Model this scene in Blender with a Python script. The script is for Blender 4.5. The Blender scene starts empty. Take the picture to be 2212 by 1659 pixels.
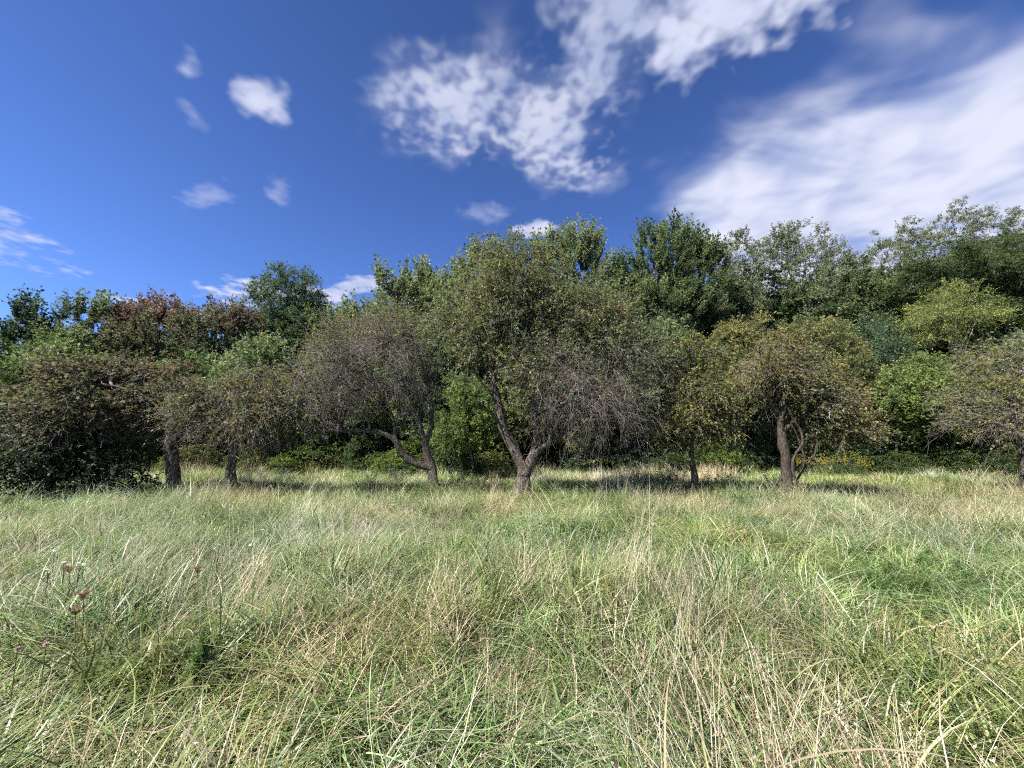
import bpy, math
import numpy as np

# ------------------------------------------------------------------ camera, world, sun, exposure
scene = bpy.context.scene
C = scene.collection
rng = np.random.default_rng(11)

CAM_H = 1.6
F2212 = 831.0                                   # focal length in pixels of a 2212 px wide picture
PITCH = math.atan((960 - 829.5) / F2212)
cam_d = bpy.data.cameras.new('camera'); cam = bpy.data.objects.new('camera', cam_d); C.objects.link(cam)
cam_d.sensor_width = 36; cam_d.lens = 36 * F2212 / 2212
cam_d.clip_start = 0.05; cam_d.clip_end = 3000
cam.location = (0, 0, CAM_H); cam.rotation_euler = (math.pi / 2 + PITCH, 0, 0)
scene.camera = cam

SUN_EL, SUN_AZ = math.radians(50), math.radians(-125)     # azimuth from +Y towards +X
sd = (math.cos(SUN_EL) * math.sin(SUN_AZ), math.cos(SUN_EL) * math.cos(SUN_AZ), math.sin(SUN_EL))
sun_d = bpy.data.lights.new('sun', 'SUN'); sun = bpy.data.objects.new('sun', sun_d); C.objects.link(sun)
sun_d.energy = 5.0; sun_d.angle = math.radians(0.53); sun_d.color = (1, .955, .88)
sun.rotation_euler = (math.pi / 2 - SUN_EL, 0, math.pi - SUN_AZ)
sun.location = (-30, -10, 40)

scene.view_settings.view_transform = 'Standard'; scene.view_settings.look = 'None'
scene.view_settings.exposure = 1.5; scene.view_settings.gamma = 1
scene.cycles.use_denoising = False; scene.cycles.filter_width = 1.15
scene.cycles.use_adaptive_sampling = True; scene.cycles.adaptive_threshold = 0.035; scene.cycles.adaptive_min_samples = 16
scene.cycles.max_bounces = 4; scene.cycles.diffuse_bounces = 3; scene.cycles.glossy_bounces = 1
scene.cycles.transmission_bounces = 2; scene.cycles.transparent_max_bounces = 4
scene.cycles.caustics_reflective = False; scene.cycles.caustics_refractive = False


def ray(px, py):
    a, b = (px - 1106) / F2212, (829.5 - py) / F2212
    c, s = math.cos(PITCH), math.sin(PITCH)
    return np.array([a, c - s * b, s + c * b])


def at(px, py, Y):                              # picture point (2212 px wide) at depth Y
    r = ray(px, py)
    return np.array([0, 0, CAM_H]) + r * (Y / r[1])


def on_plane(px, py, z=0.4):
    r = ray(px, py)
    return np.array([0, 0, CAM_H]) + r * ((z - CAM_H) / r[2])


class NT:                                        # little node-tree helper
    def __init__(s, tree):
        s.t = tree; tree.nodes.clear()

    def n(s, typ, ins=None, **props):
        nd = s.t.nodes.new(typ)
        for k, v in props.items(): setattr(nd, k, v)
        for k, v in (ins or {}).items():
            sock = nd.inputs[k]
            if isinstance(v, bpy.types.NodeSocket): s.t.links.new(v, sock)
            else: sock.default_value = v
        return nd

    def m(s, op, a, b=0.0, c=0.0, clamp=False):
        return s.n('ShaderNodeMath', {0: a, 1: b, 2: c}, operation=op, use_clamp=clamp).outputs[0]

    def ss(s, v, lo, hi, a=0.0, b=1.0):
        return s.n('ShaderNodeMapRange', {0: v, 1: lo, 2: hi, 3: a, 4: b}, interpolation_type='SMOOTHSTEP').outputs[0]

    def mix(s, f, a, b):
        nd = s.n('ShaderNodeMix', data_type='RGBA')
        for i, v in ((0, f), (6, a), (7, b)):
            if isinstance(v, bpy.types.NodeSocket): s.t.links.new(v, nd.inputs[i])
            else: nd.inputs[i].default_value = v
        return nd.outputs[2]


def build_world():
    w = bpy.data.worlds.new('World'); scene.world = w; w.use_nodes = True
    w.cycles.sampling_method = 'NONE'            # an even sky needs no light map
    k = NT(w.node_tree)
    sky = k.n('ShaderNodeTexSky', sky_type='NISHITA', sun_disc=False, sun_elevation=SUN_EL, sun_rotation=SUN_AZ,
              air_density=1.0, dust_density=0.1, ozone_density=3.0, altitude=600)
    col = k.n('ShaderNodeVectorMath', {0: sky.outputs[0], 1: (.56, .73, 1.15)}, operation='MULTIPLY').outputs[0]
    d = k.n('ShaderNodeTexCoord').outputs['Generated']
    xyz = k.n('ShaderNodeSeparateXYZ', {0: d})
    col = k.n('ShaderNodeVectorMath', {0: col, 'Scale': k.n('ShaderNodeMapRange', {0: xyz.outputs[2], 1: .2, 2: .85, 3: 1.34, 4: .82}).outputs[0]}, operation='SCALE').outputs[0]
    zz = k.m('ADD', k.m('MAXIMUM', xyz.outputs[2], 0.0), 0.10)
    u, v = k.m('DIVIDE', xyz.outputs[0], zz), k.m('DIVIDE', xyz.outputs[1], zz)
    uv = k.n('ShaderNodeCombineXYZ', {0: u, 1: v, 2: 0.0}).outputs[0]

    def uvp(px, py):
        r = ray(px, py); r = r / np.linalg.norm(r)
        return r[:2] / (max(r[2], 0) + 0.10)

    def blob(px, py, ax, ay, bx, by):            # ellipse given by its centre and the ends of two half-axes
        c = uvp(px, py); a = uvp(ax, ay) - c; b = uvp(bx, by) - c
        U, S, _ = np.linalg.svd(np.array([[a[0], b[0]], [a[1], b[1]]]))
        return k.n('ShaderNodeVectorMath', {0: k.n('ShaderNodeMapping', {'Vector': uv, 'Location': (c[0], c[1], 0), 'Rotation': (0, 0, math.atan2(U[1, 0], U[0, 0])), 'Scale': (S[0], S[1], 1)},
                   vector_type='TEXTURE').outputs[0]}, operation='LENGTH').outputs['Value']

    def union(bl):                               # 1 at the centres, 0 on the rim
        o = bl[0]
        for b in bl[1:]: o = k.n('ShaderNodeMath', {0: o, 1: b, 2: 0.25}, operation='SMOOTH_MIN').outputs[0]
        return k.m('SUBTRACT', 1.0, o)

    def noise(scale, detail, rough, vec, dist=0.0, typ='FBM'):
        return k.n('ShaderNodeTexNoise', {'Vector': vec, 'Scale': scale, 'Detail': detail, 'Roughness': rough, 'Distortion': dist}, noise_dimensions='2D').outputs[0]
    st = k.n('ShaderNodeMapping', {'Vector': uv, 'Rotation': (0, 0, math.radians(38)), 'Scale': (0.8, 1.5, 1)}).outputs[0]
    n_big = noise(1.7, 3, .5, uv, .4)
    n_pf = noise(24.0, 1.4, .5, uv, .1)
    n_pf2 = noise(6.5, 2, .5, uv, .2)
    n_st = noise(2.6, 3, .5, st, .5)
    # dappled field in the middle: thin and broken
    A = union([blob(1190, 290, 1000, 250, 1225, 430), blob(1290, 110, 1170, 110, 1300, 290),
               blob(980, 245, 760, 215, 980, 370), blob(1330, 10, 1130, 0, 1330, 160)])
    A2 = union([blob(1590, -10, 1380, 40, 1560, 130), blob(1720, -70, 1500, -60, 1740, 60), blob(1460, 100, 1385, 60, 1430, 185)])
    puff = k.m('MULTIPLY_ADD', n_pf, .62, k.m('MULTIPLY', n_pf2, .38))
    pf = k.m('SUBTRACT', puff, .5)
    veil = k.ss(k.m('MULTIPLY_ADD', k.m('SUBTRACT', n_pf2, .5), 1.6, A), -.05, .85, 0, .27)
    dA = k.ss(k.m('MULTIPLY_ADD', pf, 2.6, k.m('MULTIPLY', A, .75)), .0, .85, 0, .5)
    dA = k.m('ADD', k.m('MULTIPLY', dA, k.ss(A, -.1, .45)), veil)
    dA2 = k.ss(k.m('MULTIPLY_ADD', pf, 1.7, A2), -.15, .85, 0, .97)
    # smooth bank on the right
    B = union([blob(2000, 330, 1470, 430, 2080, 140), blob(1800, 430, 1390, 440, 1870, 270), blob(2300, 200, 1850, 320, 2300, 20),
               blob(1700, 540, 1430, 500, 1720, 680), blob(2100, 560, 1700, 560, 2100, 740), blob(2700, 300, 2200, 300, 2700, 60)])
    bn = k.m('SUBTRACT', k.m('MULTIPLY_ADD', n_st, .5, k.m('MULTIPLY_ADD', n_pf2, .1, k.m('MULTIPLY', n_big, .4))), .5)
    dB = k.m('MULTIPLY', k.ss(k.m('MULTIPLY_ADD', bn, 1.1, B), -.06, .42), k.ss(bn, -.14, .03, .74, .98))
    # small clouds left and along the tree tops
    W = union([blob(570, 215, 512, 232, 552, 168), blob(600, 252, 632, 268, 592, 272)])
    W2 = union([blob(408, 138, 380, 118, 400, 170), blob(10, 500, 135, 512, 10, 466), blob(20, 552, 160, 566, 20, 582)])
    W3 = union([blob(450, 420, 400, 435, 462, 445), blob(600, 418, 572, 415, 604, 442), blob(420, 250, 405, 220, 440, 255), blob(1030, 460, 960, 460, 1030, 480)])
    H = union([blob(620, 640, 440, 640, 620, 598), blob(810, 614, 700, 622, 810, 592), blob(1160, 495, 1100, 500, 1160, 472), blob(290, 652, 220, 650, 300, 640)])
    wn = k.m('MULTIPLY', k.m('SUBTRACT', k.m('MULTIPLY_ADD', n_pf2, .7, k.m('MULTIPLY', n_pf, .3)), .5), 4.2)
    dW = k.ss(k.m('ADD', W, wn), -.1, 1.45, 0, .85)
    dW2 = k.ss(k.m('ADD', W2, wn), -.1, 1.3, 0, .72)
    dW3 = k.ss(k.m('ADD', W3, wn), -.2, 1.4, 0, .30)
    dH = k.ss(k.m('ADD', H, k.m('MULTIPLY', wn, .6)), -.1, .7, 0, .85)
    # loose scattered cloud, unseen behind and above the camera, thickened for white fill light
    gen = k.m('MULTIPLY', k.ss(n_big, .45, .66), k.ss(xyz.outputs[1], .15, -.2))
    den = gen
    for x in (dA, dA2, dB, dW, dW2, dW3, dH): den = k.m('MAXIMUM', den, x)
    den = k.m('MINIMUM', den, .96)
    shade = k.ss(k.m('MULTIPLY_ADD', n_st, .5, k.m('MULTIPLY', n_pf2, .5)), .32, .66)
    ccol = k.mix(shade, (3.6, 4.1, 5.9, 1), (5.9, 6.1, 7.3, 1))
    out = k.mix(den, col, ccol)
    bg = k.n('ShaderNodeBackground', {'Color': out, 'Strength': 0.05})
    k.n('ShaderNodeOutputWorld', {0: bg.outputs[0]})


build_world()

# ------------------------------------------------------------------ helpers
def mesh_quads(name, V, Q, col=None, smooth=False):
    me = bpy.data.meshes.new(name)
    V = np.ascontiguousarray(V, np.float32); Q = np.ascontiguousarray(Q, np.int32)
    me.vertices.add(len(V)); me.vertices.foreach_set('co', V.ravel())
    me.loops.add(Q.size); me.loops.foreach_set('vertex_index', Q.ravel())
    me.polygons.add(len(Q)); me.polygons.foreach_set('loop_start', np.arange(0, Q.size, 4, dtype=np.int32))
    if smooth: me.polygons.foreach_set('use_smooth', np.ones(len(Q), bool))
    me.update(calc_edges=True)
    if col is not None:
        a = me.attributes.new('col', 'FLOAT_VECTOR', 'FACE')
        a.data.foreach_set('vector', np.ascontiguousarray(col, np.float32).ravel())
    return me


def link(name, me, mat=None, parent=None, **props):
    o = bpy.data.objects.new(name, me); C.objects.link(o)
    if mat is not None and me is not None and not me.materials: me.materials.append(mat)
    if parent is not None: o.parent = parent
    for k_, v in props.items(): o[k_] = v
    return o


def thing(name, loc, label, category, group=None):
    o = bpy.data.objects.new(name, None); C.objects.link(o)
    o.location = loc; o.empty_display_size = .2
    o['label'] = label; o['category'] = category
    if group: o['group'] = group
    return o


def unit(v):
    return v / np.maximum(np.linalg.norm(v, axis=-1, keepdims=True), 1e-9)


def tubes(P, R, sides=3):
    """P (T,K,3) polylines, R (T,K) radii -> verts, quads"""
    T, K, _ = P.shape
    t = unit(np.gradient(P, axis=1)) if K > 2 else unit(np.repeat((P[:, 1:] - P[:, :1]), 2, axis=1))
    mid = t[:, K // 2]
    ref = np.where(np.abs(mid[:, 2:3]) < .8, np.array([[0, 0, 1.0]]), np.array([[1.0, 0, 0]]))
    a = np.cross(mid, ref)[:, None, :]
    n1 = unit(a - (a * t).sum(-1, keepdims=True) * t); n2 = np.cross(t, n1)
    ang = np.arange(sides) * 2 * math.pi / sides
    V = P[:, :, None, :] + R[:, :, None, None] * (np.cos(ang)[:, None] * n1[:, :, None, :] + np.sin(ang)[:, None] * n2[:, :, None, :])
    idx = np.arange(T * K * sides).reshape(T, K, sides)
    a0, a1 = idx[:, :-1], idx[:, 1:]
    Q = np.stack([a0, np.roll(a0, -1, 2), np.roll(a1, -1, 2), a1], -1)
    return V.reshape(-1, 3), Q.reshape(-1, 4)


def join(parts):
    Vs, Qs, o = [], [], 0
    for V, Q in parts:
        Vs.append(V); Qs.append(Q + o); o += len(V)
    return np.concatenate(Vs), np.concatenate(Qs)


def leaves(B, D, N, L, W, curl=.12):
    D = unit(D); S = unit(np.cross(D, N)); N = np.cross(S, D)
    L = L[:, None]; W = W[:, None]
    v0 = B; v1 = B + D * L * .45 + S * W * .5 + N * W * .14
    v2 = B + D * L - N * L * curl; v3 = B + D * L * .45 - S * W * .5 + N * W * .14
    V = np.stack([v0, v1, v2, v3], 1).reshape(-1, 3)
    return V, np.arange(len(V)).reshape(-1, 4)


def spline(pts, step=.22, jit=0.0, r=None):
    pts = np.array(pts, float); n = len(pts)
    p = np.vstack([2 * pts[0] - pts[1], pts, 2 * pts[-1] - pts[-2]])
    out, par = [], []
    for i in range(n - 1):
        m = max(2, int(np.linalg.norm(pts[i + 1] - pts[i]) / step))
        for s in np.linspace(0, 1, m, endpoint=False):
            a, b, c_, d = p[i:i + 4]
            out.append(.5 * (2 * b + (c_ - a) * s + (2 * a - 5 * b + 4 * c_ - d) * s * s + (3 * b - a - 3 * c_ + d) * s ** 3)); par.append(i + s)
    out.append(pts[-1]); par.append(n - 1)
    out = np.array(out); par = np.array(par) / (n - 1)
    if jit:
        j = (r or rng).normal(0, jit, out.shape); j[0] = 0; out = out + j
    return out, par


def grow(pos, path, targets, bf=.3):
    """join targets to an existing skeleton by shortest wiring; returns positions and parents of the added nodes"""
    n0, n = len(pos), len(targets)
    P = np.vstack([pos, targets]); plen = np.concatenate([path, np.zeros(n)]); par = np.full(n0 + n, -1)
    d = np.linalg.norm(targets[:, None] - pos[None], axis=2); cost = d + bf * path[None]
    bp = cost.argmin(1); bc = cost[np.arange(n), bp]
    done = np.zeros(n, bool); order = []
    for _ in range(n):
        i = int(np.where(done, 1e9, bc).argmin()); done[i] = True; order.append(n0 + i)
        par[n0 + i] = bp[i]; plen[n0 + i] = plen[bp[i]] + np.linalg.norm(P[bp[i]] - targets[i])
        c = np.linalg.norm(targets - targets[i], axis=1) + bf * plen[n0 + i]
        up = (c < bc) & ~done; bc[up] = c[up]; bp[up] = n0 + i
    return P, par, order


def crown_gaps(p, f, seed, keep=.68):
    o = seed * 1.7 % 50
    g = 1.2 * vnoise(p[:, 0] * f * .8 + o, p[:, 2] * f * .8 + 3) + vnoise(p[:, 1] * f + o + 9, p[:, 2] * f + p[:, 0] * f * .6) + .6 * vnoise(p[:, 0] * f * 2.3 + o, p[:, 2] * f * 2.3)
    return g > np.quantile(g, 1 - keep)


def lumps(ells, r, n):                           # small side lobes that break up a smooth outline
    out = list(ells)
    for _ in range(n):
        c, s_ = ells[r.integers(len(ells))]; d = unit(r.normal(size=3) + np.array([0, 0, .35])); k_ = r.uniform(.2, .46)
        out.append((np.asarray(c) + d * np.array(s_) * r.uniform(.85, 1.2), tuple(np.array([max(s_[0] * k_, .2), max(s_[1] * k_, .2), max(s_[2] * k_, .2)]))))
    return out


def ell_points(n, ells, r, shell=.55):
    """points in a union of ellipsoids (centre, radii), pushed towards the shell"""
    w = np.array([e[1][0] * e[1][1] * e[1][2] for e in ells]) ** .75; w = w / w.sum()
    k_ = r.choice(len(ells), n, p=w)
    c = np.array([e[0] for e in ells])[k_]; s = np.array([e[1] for e in ells])[k_]
    d = unit(r.normal(size=(n, 3))); rad = (r.random(n) ** (1 / 3) * (1 - shell) + shell * (r.random(n) ** .35)) if shell > 0 else r.random(n) ** .45 * r.uniform(.45, 1.22, n)
    return c + d * s * rad[:, None], c


def thin(p, dmin):
    keep = []
    for i in range(len(p)):
        if not keep or np.min(np.linalg.norm(p[keep] - p[i], axis=1)) > dmin: keep.append(i)
    return np.array(keep)


_lat = np.random.default_rng(5).random((128, 128))


def vnoise(x, y):
    x = np.asarray(x, float); y = np.asarray(y, float)
    xi, yi = np.floor(x).astype(int), np.floor(y).astype(int); fx, fy = x - xi, y - yi
    fx, fy = fx * fx * (3 - 2 * fx), fy * fy * (3 - 2 * fy)
    g = lambda a, b: _lat[a % 128, b % 128]
    return (g(xi, yi) * (1 - fx) + g(xi + 1, yi) * fx) * (1 - fy) + (g(xi, yi + 1) * (1 - fx) + g(xi + 1, yi + 1) * fx) * fy


def gz(x, y):
    return .10 * (vnoise(np.asarray(x) * .35 + 40, np.asarray(y) * .35 + 40) - .5) + .05 * (vnoise(np.asarray(x) * 1.1 + 9, np.asarray(y) * 1.1 + 3) - .5)


# ------------------------------------------------------------------ materials
def mat_leaf(name, trans=.36, rough=.6, spec=.22, tval=1.0, inst=False):
    m = bpy.data.materials.new(name); m.use_nodes = True; k = NT(m.node_tree)
    a = k.n('ShaderNodeAttribute', attribute_name='col').outputs['Vector']
    if inst:
        ti = k.n('ShaderNodeAttribute', attribute_name='tint', attribute_type='INSTANCER').outputs['Vector']
        a = k.n('ShaderNodeVectorMath', {0: a, 1: ti}, operation='MULTIPLY').outputs[0]
    pos = k.n('ShaderNodeNewGeometry').outputs['Position']
    n = k.n('ShaderNodeTexNoise', {'Vector': pos, 'Scale': 9.0, 'Detail': 2.0}).outputs[0]
    v = k.ss(n, .25, .75, .78, 1.22)
    c = k.n('ShaderNodeVectorMath', {0: a, 'Scale': v}, operation='SCALE').outputs[0]
    p = k.n('ShaderNodeBsdfPrincipled', {'Base Color': c, 'Roughness': rough, 'Specular IOR Level': spec})
    tc = k.n('ShaderNodeVectorMath', {0: c, 1: (1.3 * tval, 1.5 * tval, .85 * tval)}, operation='MULTIPLY').outputs[0]
    t = k.n('ShaderNodeBsdfTranslucent', {'Color': tc})
    mx = k.n('ShaderNodeMixShader', {0: trans, 1: p.outputs[0], 2: t.outputs[0]})
    k.n('ShaderNodeOutputMaterial', {0: mx.outputs[0]})
    return m


def mat_bark(name, dark, light, scale=8.0, bump=.5, moss=None):
    m = bpy.data.materials.new(name); m.use_nodes = True; k = NT(m.node_tree)
    pos = k.n('ShaderNodeNewGeometry').outputs['Position']
    mp = k.n('ShaderNodeMapping', {'Vector': pos, 'Scale': (1, 1, .35)}).outputs[0]
    n1 = k.n('ShaderNodeTexNoise', {'Vector': mp, 'Scale': scale * 2.4, 'Detail': 5.0, 'Roughness': .65}).outputs[0]
    n2 = k.n('ShaderNodeTexNoise', {'Vector': pos, 'Scale': scale * .5, 'Detail': 3.0}).outputs[0]
    vo = k.n('ShaderNodeTexVoronoi', {'Vector': mp, 'Scale': scale * 2.2}, feature='DISTANCE_TO_EDGE').outputs[0]
    c = k.mix(k.ss(n1, .35, .68), (*dark, 1), (*light, 1))
    if moss: c = k.mix(k.ss(n2, .52, .68, 0, .75), c, (*moss, 1))
    h = k.m('ADD', k.m('MULTIPLY', n1, .7), k.m('MULTIPLY', k.ss(vo, 0, .18), .5))
    b = k.n('ShaderNodeBump', {'Height': h, 'Strength': bump, 'Distance': .03}).outputs[0]
    p = k.n('ShaderNodeBsdfPrincipled', {'Base Color': c, 'Roughness': .9, 'Specular IOR Level': .15, 'Normal': b})
    k.n('ShaderNodeOutputMaterial', {0: p.outputs[0]})
    return m


def mat_plain(name, c1, c2, scale=20.0, rough=.6, spec=.3):
    m = bpy.data.materials.new(name); m.use_nodes = True; k = NT(m.node_tree)
    pos = k.n('ShaderNodeNewGeometry').outputs['Position']
    n = k.n('ShaderNodeTexNoise', {'Vector': pos, 'Scale': scale, 'Detail': 3.0}).outputs[0]
    p = k.n('ShaderNodeBsdfPrincipled', {'Base Color': k.mix(k.ss(n, .3, .7), (*c1, 1), (*c2, 1)), 'Roughness': rough, 'Specular IOR Level': spec})
    k.n('ShaderNodeOutputMaterial', {0: p.outputs[0]})
    return m


def mat_grass():
    m = bpy.data.materials.new('grass_blades'); m.use_nodes = True; k = NT(m.node_tree)
    a = k.n('ShaderNodeAttribute', attribute_name='col').outputs['Vector']
    ti = k.n('ShaderNodeAttribute', attribute_name='tint', attribute_type='INSTANCER').outputs['Vector']
    c = k.n('ShaderNodeVectorMath', {0: a, 1: ti}, operation='MULTIPLY').outputs[0]
    p = k.n('ShaderNodeBsdfPrincipled', {'Base Color': c, 'Roughness': .42, 'Specular IOR Level': .5})
    tc = k.n('ShaderNodeVectorMath', {0: c, 1: (1.2, 1.25, .95)}, operation='MULTIPLY').outputs[0]
    t = k.n('ShaderNodeBsdfTranslucent', {'Color': tc})
    mx = k.n('ShaderNodeMixShader', {0: .35, 1: p.outputs[0], 2: t.outputs[0]})
    k.n('ShaderNodeOutputMaterial', {0: mx.outputs[0]})
    return m


M_LEAF = mat_leaf('foliage')
M_GLOSS = mat_leaf('glossy_foliage', .3, .5, .3)
M_LEAF_I = mat_leaf('wood_foliage', .38, .6, .22, 1.0, True)
M_APPLE_BARK = mat_bark('apple_bark', (.04, .032, .027), (.145, .12, .098), 9, .9, (.13, .13, .10))
M_TWIG = mat_bark('grey_twig', (.085, .07, .06), (.26, .23, .205), 4, .2)
M_WOOD_BARK = mat_bark('wood_bark', (.04, .035, .03), (.13, .115, .10), 6, .6)
M_PALE_BARK = mat_bark('pale_bark', (.14, .13, .11), (.34, .32, .28), 6, .4)
M_VINE = mat_bark('vine_bark', (.03, .024, .02), (.09, .072, .06), 12, .5)
M_GRASS = mat_grass()

# ------------------------------------------------------------------ ground
def build_ground():
    n = 141
    s = np.linspace(-1, 1, n); g = np.sign(s) * (np.abs(s) * 22 + np.abs(s) ** 5 * 600)
    X, Y = np.meshgrid(g, g + 12)
    fall = np.exp(-((np.hypot(X, Y - 12) / 60) ** 2))
    V = np.stack([X, Y, gz(X, Y) * fall - .02], -1).reshape(-1, 3)
    i = np.arange(n * n).reshape(n, n)
    Q = np.stack([i[:-1, :-1], i[:-1, 1:], i[1:, 1:], i[1:, :-1]], -1).reshape(-1, 4)
    m = bpy.data.materials.new('meadow_ground'); m.use_nodes = True; k = NT(m.node_tree)
    pos = k.n('ShaderNodeNewGeometry').outputs['Position']
    n1 = k.n('ShaderNodeTexNoise', {'Vector': pos, 'Scale': 3.0, 'Detail': 6.0, 'Roughness': .7}).outputs[0]
    n2 = k.n('ShaderNodeTexNoise', {'Vector': pos, 'Scale': 40.0, 'Detail': 4.0, 'Roughness': .7}).outputs[0]
    c = k.mix(k.ss(n1, .35, .65), (.04, .045, .02, 1), (.075, .065, .034, 1))
    c = k.mix(k.ss(n2, .45, .7), c, (.035, .03, .02, 1))
    b = k.n('ShaderNodeBump', {'Height': n2, 'Strength': .8, 'Distance': .04}).outputs[0]
    p = k.n('ShaderNodeBsdfPrincipled', {'Base Color': c, 'Roughness': .95, 'Specular IOR Level': .1, 'Normal': b})
    k.n('ShaderNodeOutputMaterial', {0: p.outputs[0]})
    link('ground', mesh_quads('ground', V, Q, smooth=True), m, kind='structure', label='meadow soil and thatch under the tall grass')


build_ground()

def instance_modifier(o, me, col, rot, scl, idx):
    for nm, ty, key, arr in (('rot', 'FLOAT_VECTOR', 'vector', rot), ('scl', 'FLOAT_VECTOR', 'vector', scl), ('idx', 'INT', 'value', idx)):
        a = me.attributes.new(nm, ty, 'POINT'); a.data.foreach_set(key, np.ascontiguousarray(arr, np.int32 if ty == 'INT' else np.float32).ravel())
    ng = bpy.data.node_groups.new(o.name, 'GeometryNodeTree')
    ng.interface.new_socket('Geometry', in_out='INPUT', socket_type='NodeSocketGeometry'); ng.interface.new_socket('Geometry', in_out='OUTPUT', socket_type='NodeSocketGeometry')
    N = ng.nodes; gi, go = N.new('NodeGroupInput'), N.new('NodeGroupOutput')
    ci = N.new('GeometryNodeCollectionInfo'); ci.inputs['Collection'].default_value = col; ci.inputs['Separate Children'].default_value = True; ci.inputs['Reset Children'].default_value = True
    ip = N.new('GeometryNodeInstanceOnPoints'); ip.inputs['Pick Instance'].default_value = True

    def na(nm, ty):
        n = N.new('GeometryNodeInputNamedAttribute'); n.data_type = ty; n.inputs['Name'].default_value = nm; return n.outputs['Attribute']
    e = N.new('FunctionNodeEulerToRotation'); L = ng.links.new
    L(na('rot', 'FLOAT_VECTOR'), e.inputs[0]); L(gi.outputs[0], ip.inputs['Points']); L(ci.outputs[0], ip.inputs['Instance'])
    L(na('idx', 'INT'), ip.inputs['Instance Index']); L(e.outputs[0], ip.inputs['Rotation']); L(na('scl', 'FLOAT_VECTOR'), ip.inputs['Scale']); L(ip.outputs[0], go.inputs[0])
    md = o.modifiers.new('scatter', 'NODES'); md.node_group = ng


# ------------------------------------------------------------------ trees
def lerp(a, b, t):
    return np.asarray(a) + (np.asarray(b) - np.asarray(a)) * np.asarray(t)[..., None]


def leaf_colors(pal, tip_t, n_each, r, spread=.22):
    """pal: list of colours; tip_t in 0..1 picks along it, with leaf-to-leaf variation"""
    t = np.clip(np.repeat(tip_t, n_each) + r.normal(0, spread, int(np.sum(n_each))), 0, .999) * (len(pal) - 1)
    i = t.astype(int); pal = np.array(pal)
    c = pal[i] * (1 - (t - i))[:, None] + pal[i + 1] * (t - i)[:, None]
    return c * r.uniform(.72, 1.28, (len(c), 1))


def sprig_batch(p0, d, L, droop, K=5, wig=.05, r=rng):
    s = np.linspace(0, 1, K)[None, :, None]
    P = p0[:, None] + d[:, None] * (L[:, None, None] * s) - np.array([0, 0, 1.0]) * (droop * L)[:, None, None] * s ** 2
    w = r.normal(0, wig, P.shape) * L[:, None, None]; w[:, 0] = 0
    return P + w


def sprig_leaves(P, n, size, r, asp=.62, s0=.12, up=.7, spread=.9):
    """n leaves along each polyline P (T,K,3)"""
    T, K, _ = P.shape
    s = (s0 + (1 - s0) * r.random((T, n))) * (K - 1) * .999
    i = s.astype(int); f = (s - i)[..., None]; a = np.arange(T)[:, None]
    B = P[a, i] * (1 - f) + P[a, i + 1] * f; tan = unit(P[a, i + 1] - P[a, i])
    B = B.reshape(-1, 3); tan = tan.reshape(-1, 3)
    D = unit(tan * .5 + r.normal(0, spread, B.shape) + np.array([0, 0, -.25]))
    N = unit(r.normal(0, 1, B.shape) * (1 - up) * 1.4 + np.array([0, 0, up]))
    L = size * r.uniform(.6, 1.25, len(B))
    return leaves(B + D * L[:, None] * .15, D, N, L, L * asp * r.uniform(.8, 1.2, len(B)))


SPRIG_ENDS = {}
SPRIGS = {}


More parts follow.
